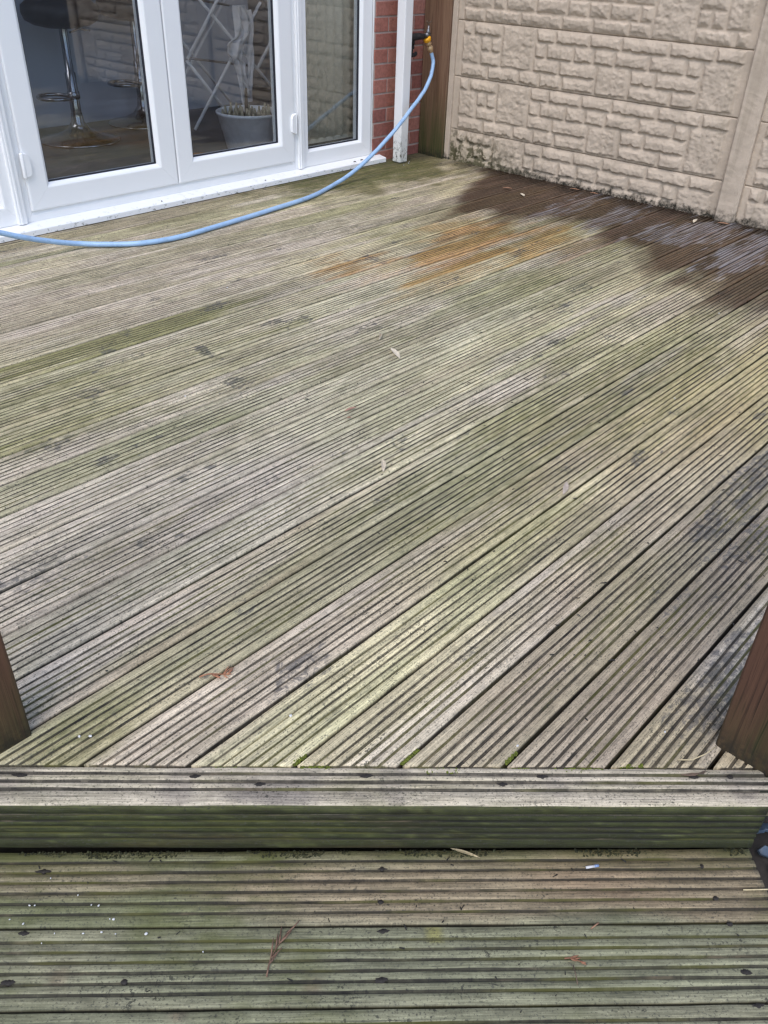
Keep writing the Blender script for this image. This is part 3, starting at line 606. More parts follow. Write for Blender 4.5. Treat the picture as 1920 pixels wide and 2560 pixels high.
def panel_mesh(flip=False):
    nu, nv = 465, 77
    u = np.linspace(0, PW, nu); v = np.linspace(0, PH, nv); Ug, Vg = np.meshgrid(u, v, indexing='ij')
    Hm = np.zeros_like(Ug)
    wu = Ug+(fbm(Ug*45, Vg*45, 3, 3)-.5)*.006; wv = Vg+(fbm(Ug*45, Vg*45, 8, 3)-.5)*.006
    for i, (a, b, r0, r1) in enumerate(BL):
        lo, hi = rr_(r0, r1)
        d = np.minimum(np.minimum(wu-a, b-wu), np.minimum(wv-lo, hi-wv))
        ins = d > 0
        rg = random.Random(i*5+1)
        # pitched rock face: highest along a ragged line below the middle, broken off steeply underneath
        cx, cz = (a+b)/2, lo+(hi-lo)*.5; hw, hh = (b-a)/2, (hi-lo)/2
        big = r0 != r1
        p = np.full_like(Ug, 1e9)
        top = (hi-Vg)*(.42 if not big else .28)+.004; bot = (Vg-lo)*(1.5 if not big else 1.0)+.001
        lef = (Ug-a)*(.7 if not big else .5)+.002; rig = (b-Ug)*(.7 if not big else .5)+.002
        jag = (fbm(Ug*38+i, Vg*38, 20, 4)-.5)*.034; bot = bot+jag*1.2; top = top+(fbm(Ug*18, Vg*40+i, 21, 4)-.5)*.010
        p = np.minimum(np.minimum(top, bot), np.minimum(lef, rig))
        fac = (fbm(Ug*16+i*3, Vg*22, 31, 3)-.5)*.014
        rid = np.abs(fbm(Ug*24+i*9, Vg*30, 41, 4)-.5)*.045
        hgt = np.minimum(p, .0135+fac*.5)+fac*.35-rid*.5+.004
        if big: hgt = np.minimum(p, .018)+fac*.6-np.abs(fbm(Ug*13+i, Vg*13+Ug*7, 43, 4)-.5)*.06+.006
        nf_ = max(4, int((b-a)*(hi-lo)*2400)+3); fc = np.full_like(Ug, 1e9)
        for q in range(nf_):
            pu, pv = a+(b-a)*rg.random(), lo+(hi-lo)*rg.random()
            fc = np.minimum(fc, .010+.009*rg.random()+(Ug-pu)*(rg.random()-.5)*.55+(Vg-pv)*(rg.random()-.62)*.75)
        fc = np.maximum(fc, .004+.004*fbm(Ug*50, Vg*50+i, 61, 3))
        hgt = np.minimum(np.minimum(p, .024), fc+(.009 if not big else .005))+fac*(.18 if not big else .45)-rid*(.22 if not big else .34)+(fbm(Ug*70, Vg*70+i, 71, 3)-.5)*(.0040 if not big else .002)
        hgt = np.clip(hgt*1.05, .0015, .026)*sst(0, .0045, d)
        Hm = np.where(ins, np.maximum(Hm, hgt), Hm)
    Hm = Hm+(fbm(Ug*120, Vg*120, 51, 3)-.5)*.0016
    edge = np.minimum(np.minimum(Vg, PH-Vg), .05); Hm = Hm-.004*(1-sst(0, .004, edge))
    if flip: Hm = Hm[::-1, ::-1]
    V = np.stack([-(Hm+.004), -Ug, Vg], -1).reshape(-1, 3)
    idx = np.arange(nu*nv).reshape(nu, nv)
    F = np.stack([idx[:-1, :-1], idx[:-1, 1:], idx[1:, 1:], idx[1:, :-1]], -1).reshape(-1, 4)
    nb = len(V); back = V[[idx[0, 0], idx[-1, 0], idx[-1, -1], idx[0, -1]]].copy(); back[:, 0] = .045
    V = np.vstack([V, back])
    e0 = list(idx[:, 0]); e1 = list(idx[-1, :]); e2 = list(idx[::-1, -1]); e3 = list(idx[0, ::-1])
    polys = [tuple(map(int, f)) for f in F]
    polys += [tuple(map(int, e0))+(nb+1, nb), tuple(map(int, e1))+(nb+2, nb+1), tuple(map(int, e2))+(nb+3, nb+2), tuple(map(int, e3))+(nb, nb+3), (nb, nb+1, nb+2, nb+3)]
    me = bpy.data.meshes.new('fence_panel'); me.from_pydata(V.tolist(), [], polys)
    me.polygons.foreach_set('use_smooth', [True]*len(F)+[False]*5); me.update()
    me.materials.append(M['panel']); return me
pm = panel_mesh(); pmf = panel_mesh(True)
fence = thing('concrete_fence', 'beige cast concrete fence of stone pattern panels between slotted posts', 'fence', loc=(0, -.25, 0))
BAY = 1.955
for bay in range(2):
    for row in range(6):
        me = pmf if row in (3, 5) else pm
        o = bpy.data.objects.new('gravel_board' if row == 0 else 'fence_panel', me); COL.objects.link(o)
        o.parent = fence; o.location = (.010, -.005-BAY*bay, -.1145+.305*row)
        o.material_slots[0].link = 'OBJECT'; o.material_slots[0].material = M['gravel_board'] if row == 0 else M['panel']
def cpost(y0, y1):
    m = MB(); nv = 120; c = .012; x0, x1 = -.030, .075
    ring = [(x0, y0+c), (x0, (y0+y1)/2), (x0, y1-c), (x0+c, y1), (x1, y1), (x1, y0), (x0+c, y0)]
    vs = []; fs = []; n = len(ring)
    for i in range(nv+1):
        z = -.3+2.3*i/nv; vs += [(p[0]+(random.random()-.5)*.0016, p[1]+.25+(random.random()-.5)*.0012, z) for p in ring]
    for i in range(nv):
        for k in range(n): fs.append((i*n+k, i*n+(k+1) % n, (i+1)*n+(k+1) % n, (i+1)*n+k))
    fs += [tuple(range(n)), tuple(nv*n+k for k in range(n))]
    m.add(vs, fs); return m.build('fence_post', M['cpost'], fence)
for i in range(1, 3): cpost(-.265-BAY*i-.005+0.0, -.265-BAY*i+.108)
m = MB(); m.box(-.008, .09, -.008, .030, -.3, 2.0, bev=.003); m.build('fence_post', M['cpost'], fence)

# ------------------------------------------------------------------ house
house = thing('brick_house', 'red brick house with white plastic patio doors opening onto the deck', 'house')
CY = .0832; Z0B = .149-CY*3
def brick_wall():
    V = MB(); tones = []
    def brick(x0, x1, z0, z1, y0=0.0):
        r = random.random(); a = np.array([.31, .115, .085]); b = np.array([.235, .085, .068]); c_ = np.array([.37, .165, .125])
        t = a*(1-r)+(b if random.random() < .5 else c_)*r
        n0 = len(V.v); j = (random.random()-.5)*.002
        V.box(x0, x1, y0+j, y0+.09, z0, z1, 0, .0025); tones.extend([t]*(len(V.v)-n0))
    def region(x0, x1, za, zb):
        c = 0; z = Z0B
        while z < zb:
            z1 = z+CY-.011
            if z >= za-.04:
                xs = -.341-.0055+(0 if c % 2 == 0 else .1165); x = xs
                while x > x0: x -= .233
                while x < x1:
                    a, b = max(x+.011, x0), min(x+.233, x1)
                    if b-a > .015: brick(a, b, z, z1)
                    x += .233
            z += CY; c += 1
    region(-.461, .35, -.2, 2.9); region(-3.47, -.461, 2.13, 2.9); region(-5.4, -3.47, -.2, 2.9)
    n0 = len(V.v)
    o = None
    V.build_tones = tones
    return V
bw = brick_wall()
ob = bw.build('brick_wall', M['brick'], house, recalc=False)
a = ob.data.attributes.new('tone', 'FLOAT_COLOR', 'POINT'); a.data.foreach_set('color', np.hstack([np.array(bw.build_tones), np.ones((len(bw.build_tones), 1))]).ravel().astype(np.float32))
mm = MB(); mm.box(-.4595, .35, .0045, .10, -.3, 2.9); mm.box(-3.4715, -.4595, .0045, .10, 2.1305, 2.9); mm.box(-5.4, -3.4715, .0045, .10, -.3, 2.9)
mm.build('mortar_joints', M['mortar'], house)
ml = MB(); ml.tube([(-.463, .012, .03), (-.463, .012, 2.1)], .006, 6); ml.build('sealant_bead', M['upvc'], house)

GAP = .00035
def frame_mesh(x0, x1, z0, z1, yf, prof, flip=False):
    """mitred rectangular frame; prof = (inward, back) points from the outer back edge round the face to the inner back edge"""
    m = MB()
    for side in range(4):
        vs = []
        for (w_, d) in prof:
            y = yf+d; g_ = GAP
            if side == 0: a, b = (x0+w_+g_, y, z0+w_), (x1-w_-g_, y, z0+w_)
            elif side == 1: a, b = (x1-w_, y, z0+w_+g_), (x1-w_, y, z1-w_-g_)
            elif side == 2: a, b = (x1-w_-g_, y, z1-w_), (x0+w_+g_, y, z1-w_)
            else: a, b = (x0+w_, y, z1-w_-g_), (x0+w_, y, z0+w_+g_)
            vs += [a, b]
        n = len(prof); fs = [(2*i, 2*i+1, 2*i+3, 2*i+2) for i in range(n-1)]+[(2*n-2, 2*n-1, 1, 0)]
        fs += [tuple(2*i for i in range(n)), tuple(2*i+1 for i in range(n-1, -1, -1))]
        m.add(vs, fs)
    return m
SASH = [(0, .060), (0, .006), (.002, .0025), (.006, .0005), (.010, 0), (.093, 0), (.097, .001), (.104, .006), (.113, .018), (.115, .022), (.115, .060)]
FR = [(0, .062), (0, 0), (.030, 0), (.036, .003), (.046, .010), (.046, .062)]
FIX = [(0, .062), (0, .003), (.004, 0), (.080, 0), (.084, .0015), (.094, .014), (.098, .022), (.098, .062)]
GASK = [(.1135, .020), (.1145, .0185), (.1195, .026), (.1195, .0315), (.1135, .0315)]
ZT = 2.10
fo = frame_mesh(-2.813, -1.089, .0425, ZT, .022, FR); fo.build('door_frame', M['upvc'], house)
def coupling(x0, x1):
    m = MB(); m.box(x0, x1, .004, .075, .0435, ZT, bev=.004); m.box(x0+.012, x0+.022, .0005, .010, .0436, ZT-.002, bev=.002); return m.build('frame_mullion', M['upvc'], house)
coupling(-1.0885, -1.046); coupling(-2.856, -2.8135)
def hinge(parent, x, z, side):
    m = MB(); s = side
    # barrel and rounded leaf
    m.lathe([(.0001, -.055), (.0085, -.055), (.0095, -.052), (.0095, .052), (.0085, .055), (.0001, .055)], (x, .004, z), n=14)
    for q in (-.03, .03): m.lathe([(.0101, q-.0012), (.0101, q+.0012)], (x, .004, z), n=14)
    pts = []; L = []
    for (a, b) in ((.006, -.052), (.026, -.049), (.034, -.040), (.036, -.012), (.034, .030), (.026, .046), (.016, .052), (.006, .053)): pts.append((x+s*a, b+z))
    n = len(pts); vs = [(p[0], .0045, p[1]) for p in pts]+[(x+(p[0]-x)*.93, -.004, z+(p[1]-z)*.95) for p in pts]+[(p[0], .0195, p[1]) for p in pts]
    fs = [tuple(n+i for i in range(n))]+[(i, (i+1) % n, n+(i+1) % n, n+i) for i in range(n)]+[(2*n+i, 2*n+(i+1) % n, (i+1) % n, i) for i in range(n)]
    m.add(vs, fs)
    return m.build('hinge', M['upvc'], parent)
def door(x0, x1, hx, side):
    d = frame_mesh(x0, x1, .091, ZT-.045, .010, SASH).build('patio_door', M['upvc'], house)
    g_ = frame_mesh(x0, x1, .091, ZT-.045, .010, GASK).build('glazing_gasket', M['gasket'], d)
    p = MB(); p.box(x0+.1155, x1-.1155, .0425, .0465, .091+.1155, ZT-.045-.1155); p.build('glass_pane', M['glass'], d)
    for z in (.297, 1.05, 1.80): hinge(d, hx, z, side)
    return d
d1 = door(-2.777, -1.9475, -2.7815, 1); d1['label'] = 'left white patio door leaf'
d2 = door(-1.9425, -1.115, -1.1105, -1); d2['label'] = 'right white patio door leaf'
def sidelight(x0, x1):
    d = frame_mesh(x0, x1, .0425, ZT, .020, FIX).build('side_window', M['upvc'], house)
    frame_mesh(x0, x1, .0425, ZT, .020, [(a-.017, b) for a, b in GASK]).build('glazing_gasket', M['gasket'], d)
    p = MB(); p.box(x0+.0985, x1-.0985, .0525, .0565, .0425+.0985, ZT-.0985); p.build('glass_pane', M['glass'], d); return d
sidelight(-1.086, -.461); sidelight(-3.47, -2.8165)
s_ = MB(); xa, xb = -3.55, -.398
pr = [(-.060, .004), (-.060, .027), (-.057, .0305), (-.05, .0315), (.016, .0420), (.075, .0420), (.075, .0), (-.045, .0), (-.045, .004)]
n = len(pr); s_.add([(xa, *p) for p in pr]+[(xb, *p) for p in pr], [(i, (i+1) % n, n+(i+1) % n, n+i) for i in range(n)]+[tuple(range(n)), tuple(range(2*n-1, n-1, -1))])
s_.build('door_sill', M['upvc'], house)
# the room behind the glass
FL = .03
r_ = MB(); r_.box(-5.3, .9, .1005, 5.2, FL-.05, FL); tag(r_.build('room_floor', M['room_floor']), kind='structure')
r_ = MB(); r_.box(-5.4, -5.3, .1005, 5.2, FL, 2.5); r_.box(.9, 1.0, .1005, 5.2, FL, 2.5); r_.box(-5.4, 1.0, 5.2, 5.3, FL, 2.5); r_.box(-5.4, 1.0, .1005, .30, 2.5, 2.6); r_.box(-5.4, -2.3, .30, .75, 2.5, 2.6); r_.box(-.4, 1.0, .30, .75, 2.5, 2.6); r_.box(-5.4, 1.0, .75, .9, 2.5, 2.6); r_.box(-5.4, 1.0, 3.6, 5.3, 2.5, 2.6); r_.box(-5.4, -4.9, .9, 3.6, 2.5, 2.6); r_.box(-3.5, 1.0, .9, 3.6, 2.5, 2.6)  # ceiling openings are added out of view to let sky light brighten the room
tag(r_.build('room_walls', M['room_wall']), kind='structure')
hs_ = MB(); hs_.box(-5.5, 1.1, -.03, .30, 2.905, 3.0); hs_.box(-5.5, -2.3, .30, .75, 2.905, 3.0); hs_.box(-.4, 1.1, .30, .75, 2.905, 3.0); hs_.box(-5.5, 1.1, .75, .9, 2.905, 3.0); hs_.box(-5.5, 1.1, 3.6, 5.4, 2.905, 3.0); hs_.box(-5.5, -4.9, .9, 3.6, 2.905, 3.0); hs_.box(-3.5, 1.1, .9, 3.6, 2.905, 3.0); hs_.build('roof', M['mortar'], house)  # matching unseen roof openings, added only to light the room below
isl = thing('kitchen_island', 'pale kitchen island panel seen dimly behind the bar stools', 'island', loc=(-2.0, 2.4, FL))
m = MB(); m.box(-1.8, 2.3, -.31, .35, 0, .86, bev=.003); m.build('panel', M['island'], isl)
m = MB(); m.box(-1.85, 2.35, -.34, .38, .8605, .90, bev=.004); m.build('worktop', M['room_floor'], isl)

# bar stools
def stool(x, y, rz, label):
    t = thing('bar_stool', label, 'bar stool', 'bar stools in the kitchen', (x, y, FL)); t.rotation_euler = (0, 0, rz)
    m = MB(); m.lathe([(.0001, .0), (.255, 0), (.258, .006), (.252, .012), (.15, .035), (.075, .07), (.042, .115), (.036, .16), (.036, .165)], n=48); m.build('base', M['chrome'], t)
    m = MB(); m.lathe([(.033, .15), (.033, .40), (.0255, .405), (.0255, .66)], n=24); m.build('column', M['chrome'], t)
    m = MB(); pts = []
    for k in range(33):
        a = rad(-90-170+340*k/32); pts.append((.0+.12*math.cos(a)-.145, .12*math.sin(a)*.9, .27))
    pts = [(-.03-.20*(1-math.cos(2*math.pi*k/32))/2, .115*math.sin(2*math.pi*k/32), .27) for k in range(33)]
    m.tube(pts, .011, 10); m.lathe([(.036, .25), (.040, .252), (.040, .29), (.036, .292)], n=20); m.build('foot_ring', M['chrome'], t)
    m = MB(); m.lathe([(.0001, .645), (.10, .65), (.17, .665), (.215, .69), (.23, .73), (.225, .77), (.19, .795), (.1, .80), (.0001, .80)], n=40); m.build('seat', M['seat'], t)
    m = MB(); m.tube([(.04, 0, .62), (.10, -.02, .64), (.16, -.04, .63)], .006, 8); m.build('lever', M['chrome'], t)
    return t
stool(-1.60, 1.58, rad(0), 'black and chrome bar stool nearest the left patio door, its whole base in view')
stool(-.93, 1.83, rad(0), 'bar stool half hidden behind the right edge of the left glass')

# clothes airer with a white garment over it
air = thing('clothes_airer', 'folding clothes airer with thin crossed tubes behind the right patio door', 'clothes airer', loc=(-.7, 1.2, FL))
def rel(p): return (p[0]+.7, p[1]-1.2, p[2]-FL)
m = MB()
for a, b in (((-.975, 1.17, .085), (-.35, 1.17, .81)), ((-.985, 1.17, .51), (-.42, 1.17, 1.17)), ((-.985, 1.18, .50), (-.62, 1.18, .09)), ((-.86, 1.18, .85), (-.12, 1.18, .15)), ((-.40, 1.17, .42), (.0, 1.17, .89)),
             ((-.86, 1.7, .085), (-.2, 1.7, .83)), ((-.9, 1.7, .83), (-.2, 1.7, .085))):
    m = MB(); m.tube([rel(a), rel(b)], .0105, 8); m.build('leg', M['white'], air)
m = MB()
for p, q in (((-.985, 1.17, .515), (-.40, 1.22, .425)), ((-.62, 1.17, .80), (-.50, 1.75, .80)), ((-.42, 1.17, 1.16), (-.42, 1.75, 1.16))):
    m = MB(); m.tube([rel(p), rel(q)], .007, 8); m.build('rail', M['tapmetal'], air)
cl = MB(); nu, nv = 22, 40; vs = []
for j in range(nv):
    f = j/(nv-1); z = .80-.53*f
    cx = -.565+.02*math.sin(f*7)-.045*sst(.3, .42, f)*(1-sst(.55, .62, f)); hw = float(np.interp(f, [0, .2, .42, .5, .75, 1.], [.030, .060, .085, .062, .028, .042]))
    for i in range(nu):
        e = i/(nu-1)*2-1; vs.append((cx+hw*e, 1.135+.018*math.sin(e*5+f*9)+.012*math.sin(e*11-f*4), z+.02*e*math.sin(f*8)-.05*(f > .92)*abs(e)))
fs = [(j*nu+i, j*nu+i+1, (j+1)*nu+i+1, (j+1)*nu+i) for j in range(nv-1) for i in range(nu-1)]
cl.add(vs, fs, 0, True); b0 = len(cl.v); vs2 = []
for j in range(nv):
    f = j/(nv-1); z = .76-.47*f; hw = float(np.interp(f, [0, .3, .6, 1.], [.02, .032, .022, .03]))
    for i in range(nu):
        e = i/(nu-1)*2-1; vs2.append((-.47+.012*math.sin(f*5)+hw*e, 1.16+.012*math.sin(e*4+f*11), z+.015*e))
cl.add(vs2, fs, 0, True); o = cl.build('hanging_garment', M['white'])
sd = o.modifiers.new('thick', 'SOLIDIFY'); sd.thickness = .003
tag(o, 'white garment hanging in limp folds from the airer', 'laundry')
pot = thing('plant_pot', 'wide grey plastic pot with a plant stem behind the right patio door', 'plant pot', loc=(-.885, .70, FL))
m = MB(); m.lathe([(.0001, 0), (.150, 0), (.152, .004), (.178, .115), (.181, .117), (.186, .150), (.190, .152), (.200, .205), (.208, .208), (.211, .222), (.205, .226), (.196, .222), (.190, .19)], n=48); m.build('pot', M['pot'], pot)
m = MB(); m.lathe([(.0001, .192), (.1, .190), (.191, .185)], n=32); m.build('soil', M['soil'], pot)
m = MB()
for k in range(46):
    a = random.random()*6.28; r0 = .17*math.sqrt(random.random()); m.tube([(r0*math.cos(a), r0*math.sin(a), .185), (r0*math.cos(a)+.01*(random.random()-.5), r0*math.sin(a), .215+.05*random.random())], [.012, .006], 6)
o = m.build('bark_chips', M['stub'], pot); o['kind'] = 'stuff'
m = MB(); m.tube([(.02, .05, .18), (.03, .055, .24), (.025, .05, .30), (.032, .052, .35)], [.012, .011, .010, .008], 10); m.build('stem', M['stem'], pot)
sc_ = MB(); sc_.lathe([(.0001, .004), (.10, .004), (.125, .022), (.130, .022), (.108, 0), (.0001, 0)], (0, 0, 0), n=36); o = sc_.build('saucer', M['terracotta']); o.location = (-1.36, .60, FL+.0005); tag(o, 'orange terracotta saucer on the floor just inside the right patio door', 'saucer')
cl = MB(); vs = []; nu, nv = 30, 12
for i in range(nu):
    for j in range(nv):
        u_ = i/(nu-1); v_ = j/(nv-1); vs.append((.52*u_, .10*v_+.02*math.sin(u_*9), .004+.022*max(0, math.sin(v_*3.14))*(.6+.4*math.sin(u_*17+v_*5))+.006*math.sin(u_*31)))
cl.add(vs, [(i*nv+j, (i+1)*nv+j, (i+1)*nv+j+1, i*nv+j+1) for i in range(nu-1) for j in range(nv-1)], 0, True)
o = cl.build('floor_cloth', M['white']); o.location = (-1.34, .30, FL+.004); o.rotation_euler = (0, 0, rad(10)); tag(o, 'crumpled white cloth on the floor along the foot of the right patio door', 'cloth')
# vertical blind behind the side window
bl = thing('vertical_blind', 'beige vertical blind hanging behind the narrow side window', 'blind', loc=(-.62, .2, .1))
for k in range(9):
    m = MB(); x = -.42+k*.070; vs = []
    for z in (.055, 1.95):
        for i in range(7):
            e = i/6*2-1; a = rad(-22); vs.append((x+.0445*e*math.cos(a), -.03+.0445*e*math.sin(a)+.004*(1-e*e), z))
    m.add(vs, [(i, i+1, i+8, i+7) for i in range(6)], 0, True); o = m.build('slat', M['blind'], bl)
    sd = o.modifiers.new('thick', 'SOLIDIFY'); sd.thickness = .0012
m = MB()
for k in range(52):
    x = -.44+k*.0115; z = .022-.012*abs(math.sin(k*.52)); m.lathe([(.0001, -.003), (.003, 0), (.0001, .003)], (x, -.035, z), n=6)
for k in range(9): m.box(-.46+k*.07, -.392+k*.07, -.034, -.028, .03, .056, bev=.001)
m.build('bead_chain', M['blind'], bl)
m = MB(); m.box(-.5, .3, -.05, 0, 1.952, 1.99); m.build('head_rail', M['upvc'], bl)

# ------------------------------------------------------------------ downpipe
dp = thing('downpipe', 'square white plastic downpipe standing on the deck between brick and tap', 'downpipe', loc=(-.318, -.108, 0))
m = MB(); m.box(-.0345, .0345, -.0330, .0330, .004, 2.88, bev=.0055); m.build('pipe', M['pipe'], dp)
m = MB(); m.box(-.040, .040, -.039, .12, 1.9, 1.94, bev=.004); m.build('bracket', M['pipe'], dp)

# ------------------------------------------------------------------ tap, connector and hose
tap = thing('garden_tap', 'small dull metal garden tap with black lagging on the wall beside the downpipe', 'tap', loc=(-.125, -.13, .70))
m = MB(); m.tube([(-.155, .03, .008), (-.10, .015, .010), (-.05, .005, .012), (-.012, 0, .012)], .010, 12); m.lathe([(.0001, -.018), (.0125, -.018), (.0125, .018), (.0001, .018)], (-.005, 0, .014), (1, 0, .15), n=14)
m.lathe([(.0001, 0), (.011, 0), (.013, .012), (.010, .024), (.0065, .03), (.0065, .045), (.0001, .045)], (0, 0, .018), (.05, 0, 1), n=14); m.tube([(.005, 0, .006), (.010, 0, -.015)], .0075, 12)
m.build('tap_body', M['tapmetal'], tap)
m = MB(); m.tube([(.002, 0, .06), (.003, 0, .078)], .0035, 8); m.tube([(-.024, -.004, .088), (-.008, 0, .078), (.014, 0, .079), (.028, .004, .084)], .004, 8); m.build('tap_handle', M['twig'], tap)
m = MB(); rg = random.Random(4)
m.tube([(-.17, .035, .006), (-.12, .02, .004), (-.075, .008, .008), (-.035, .003, .006)], [.018, .021, .019, .016], 10)
for k in range(16):
    x = -.155+.065*rg.random()+.01; z = -.015-.085*rg.random(); m.lathe([(.0001, -.012), (.010, -.008), (.012, 0), (.009, .009), (.0001, .012)], (x, .03-.012*rg.random(), z), (rg.random()-.5, rg.random()-.5, 1), n=7, smooth=False)
m.tube([(-.145, .03, .0), (-.14, .026, -.04), (-.13, .022, -.07), (-.148, .028, -.10)], [.014, .013, .010, .006], 8)
m.build('pipe_lagging', M['lag'], tap)

hose = thing('garden_hose', 'blue garden hose curving from the tap down across the deck', 'hose', loc=(-.12, -.13, .66))
def cr(P, n=14):
    P = [np.array(p, float) for p in P]; P = [2*P[0]-P[1]]+P+[2*P[-1]-P[-2]]; out = []
    for i in range(1, len(P)-2):
        for k in range(n):
            t = k/n; a, b, c, d = P[i-1], P[i], P[i+1], P[i+2]
            out.append(.5*((2*b)+(-a+c)*t+(2*a-5*b+4*c-d)*t*t+(-a+3*b-3*c+d)*t**3))
    out.append(P[-2]); return out
HP = [(-.0855,-.13,.6159),(-.0692,-.137,.5625),(-.107,-.155,.4886),(-.2015,-.185,.4136),(-.3498,-.22,.3363),(-.5251,-.25,.2413),(-.7603,-.275,.125),(-.9398,-.285,.0526),(-1.1385,-.3199,.016),
 (-1.3776,-.4071,.014),(-1.6562,-.4581,.014),(-1.9601,-.5008,.014),(-2.2324,-.5344,.014),(-2.3982,-.541,.014),(-2.5487,-.5055,.014),(-2.665,-.4259,.015),(-2.7653,-.36,.023),(-2.8947,-.36,.0586),(-3.016,-.36,.0999),
 (-3.1137,-.36,.139),(-3.2388,-.37,.19),(-3.45,-.42,.21),(-3.7,-.5,.12),(-3.9,-.6,.03),(-4.1,-.75,.015)]
rg = random.Random(3); HP = cr(HP, 4); HP = [(a+.12+.0010*(rg.random()-.5), b+.13+.0022*(rg.random()-.5), c-.66+.0008*rg.random()) for a, b, c in HP]
m = MB(); m.tube(cr(HP, 6), .0116, 16); m.build('hose_tube', M['hose'], hose)
ax = Vector((.0455, 0, -.072)).normalized(); o0 = Vector((-.131+.12, 0, .690-.66))
m = MB(); 
m.lathe([(.008, -.011), (.0215, -.011), (.0225, -.009), (.0225, .010), (.0205, .012), (.008, .012)], o0, ax, 24)
for k in range(12):
    a = 2*math.pi*k/12; u_ = ax.cross(Vector((0, 1, 0))).normalized(); v_ = ax.cross(u_); c_ = o0+(u_*math.cos(a)+v_*math.sin(a))*.0225
    m.tube([c_-ax*.008, c_+ax*.008], .0016, 6)
m.build('connector_collar', M['yellow'], hose)
m = MB(); m.lathe([(.009, .012), (.0125, .013), (.0175, .022), (.0185, .030), (.0150, .036), (.0105, .039), (.0105, .044), (.0165, .049), (.0190, .056), (.0190, .066), (.0165, .072), (.0140, .080), (.0132, .084)], o0, ax, 20); m.build('brass_connector', M['brass'], hose)

# ------------------------------------------------------------------ leaves and litter lying about
def leaf(name, x, y, L, ang, wid, mat, label, cat='leaf', group='dry leaves on the deck', z=.0025, curl=.2, roll=0.):
    m = MB(); nu, nv = 17, 7; vs = []
    for i in range(nu):
        f = i/(nu-1); wd = wid*(math.sin(math.pi*min(1, f*1.02))**.8)*(1-.25*f)*(1 if f < .88 else .5)+.0006
        bend = .10*L*math.sin(f*2.6)
        for j in range(nv):
            e = j/(nv-1)*2-1
            a = e*roll
            vs.append(((f-.5)*L, e*wd*.5*(math.cos(a))+bend*.4, .0015+abs(e)**1.5*wd*curl+.10*L*curl*(f-.4)**2*2+wd*.3*(1-math.cos(a))))
    m.add(vs, [(i*nv+j, (i+1)*nv+j, (i+1)*nv+j+1, i*nv+j+1) for i in range(nu-1) for j in range(nv-1)], 0, True)
    rib = MB()
    o = m.build(name, mat); sd = o.modifiers.new('thick', 'SOLIDIFY'); sd.thickness = .0005
    o.location = (x, y, z); o.rotation_euler = (0, 0, rad(ang)); return tag(o, label, cat, group)
lf = 'dry_leaf'
leaf(lf, -2.594, -2.121, .100, -120, .022, M['leafpale'], 'broad pale dry leaf lying flat in the middle of the deck')
leaf(lf, -2.528, -1.988, .055, -148, .024, M['leafpale'], 'small curled pale leaf just beyond the broad flat one', curl=.55, roll=1.1)
leaf(lf, -3.182, -2.606, .068, -138, .018, M['leafpale'], 'narrow pale leaf with rolled edges pointing straight at the step', curl=.4, roll=.6)
leaf(lf, -2.916, -3.025, .070, -157, .016, mat_simple('dry_leaf_grey', (.44, .36, .29), .8, 0, .2, 60), 'dull greyish leaf lying across a board gap on the right of the deck')
leaf(lf, -.416, -1.139, .070, -128, .022, M['leafpale'], 'pale leaf on the dark soaked boards near the fence')
leaf(lf, -.356, -.993, .060, -61, .020, M['leafbrown'], 'thin brown leaf on the soaked boards nearer the far corner')
leaf(lf, -.150, -2.073, .085, 11, .020, M['leafpale'], 'yellowish leaf a little way out from the concrete post foot')
leaf(lf, -.084, -2.201, .068, -75, .022, M['leafbrown'], 'brown leaf against the foot of the concrete post')
leaf(lf, -.060, -1.398, .055, -80, .018, M['leafbrown'], 'right one of two dark leaves under the lowest stone panel')
leaf(lf, -.065, -1.268, .060, -76, .016, M['leafbrown'], 'left one of two dark leaves under the lowest stone panel')
leaf(lf, -3.003, -2.307, .046, -10, .012, mat_simple('pinkish_leaf', (.36, .20, .14), .8, 0, .2, 60), 'slim reddish leaf near the middle of the deck')
leaf(lf, -3.046, -2.342, .014, -44, .010, M['leafbrown'], 'tiny brown leaf scrap beside the slim reddish leaf')
leaf(lf, -3.868, -3.451, .055, -68, .006, M['straw'], 'thin pale leaf lying along the dark gap under the riser', z=-.1585)
# dead conifer sprigs
def sprig(x, y, z, L, ang, n, mat, label, seed, spread=.5):
    rg = random.Random(seed); m = MB(); P = []
    for i in range(9):
        f = i/8; P.append(Vector(((f-.5)*L, .10*L*math.sin(f*3), .003+.002*math.sin(f*7))))
    m.tube(P, [.0014]*4+[.0011]*5, 6)
    for k in range(n):
        i = 2+int(rg.random()*6.5); a = rad(35+20*rg.random())*(1 if k % 2 else -1)*spread*2; l_ = L*(.16+.22*rg.random()); d = Vector((math.cos(a), math.sin(a), .08+.1*rg.random()))
        q = P[i]; m.tube([q, q+d*l_*.5, q+d*l_+Vector((.002, 0, .001))], [.0012, .0015, .0007], 6)
    o = m.build('conifer_sprig', mat); o.location = (x, y, z); o.rotation_euler = (0, 0, rad(ang)); return tag(o, label, 'sprig', 'dead conifer sprigs')
sprig(-3.996, -2.911, .001, .062, -40, 10, M['sprig'], 'orange brown conifer sprig on the deck boards near the left post', 3, .6)
sprig(-4.225, -3.344, -.159, .075, 22, 9, mat_simple('dull_sprig', (.15, .085, .055), .85, 0, .3, 60), 'dull brown feathery sprig on the left half of the lower step', 5, .25)
sprig(-3.898, -3.702, -.159, .034, -60, 7, mat_simple('faded_sprig', (.24, .11, .06), .85, 0, .3, 60), 'small orange sprig on the right half of the lower step', 8, .35)
def stick(name, pts, r, mat, label, cat, group=None):
    m = MB(); m.tube(pts, r, 7); return tag(m.build(name, mat), label, cat, group)
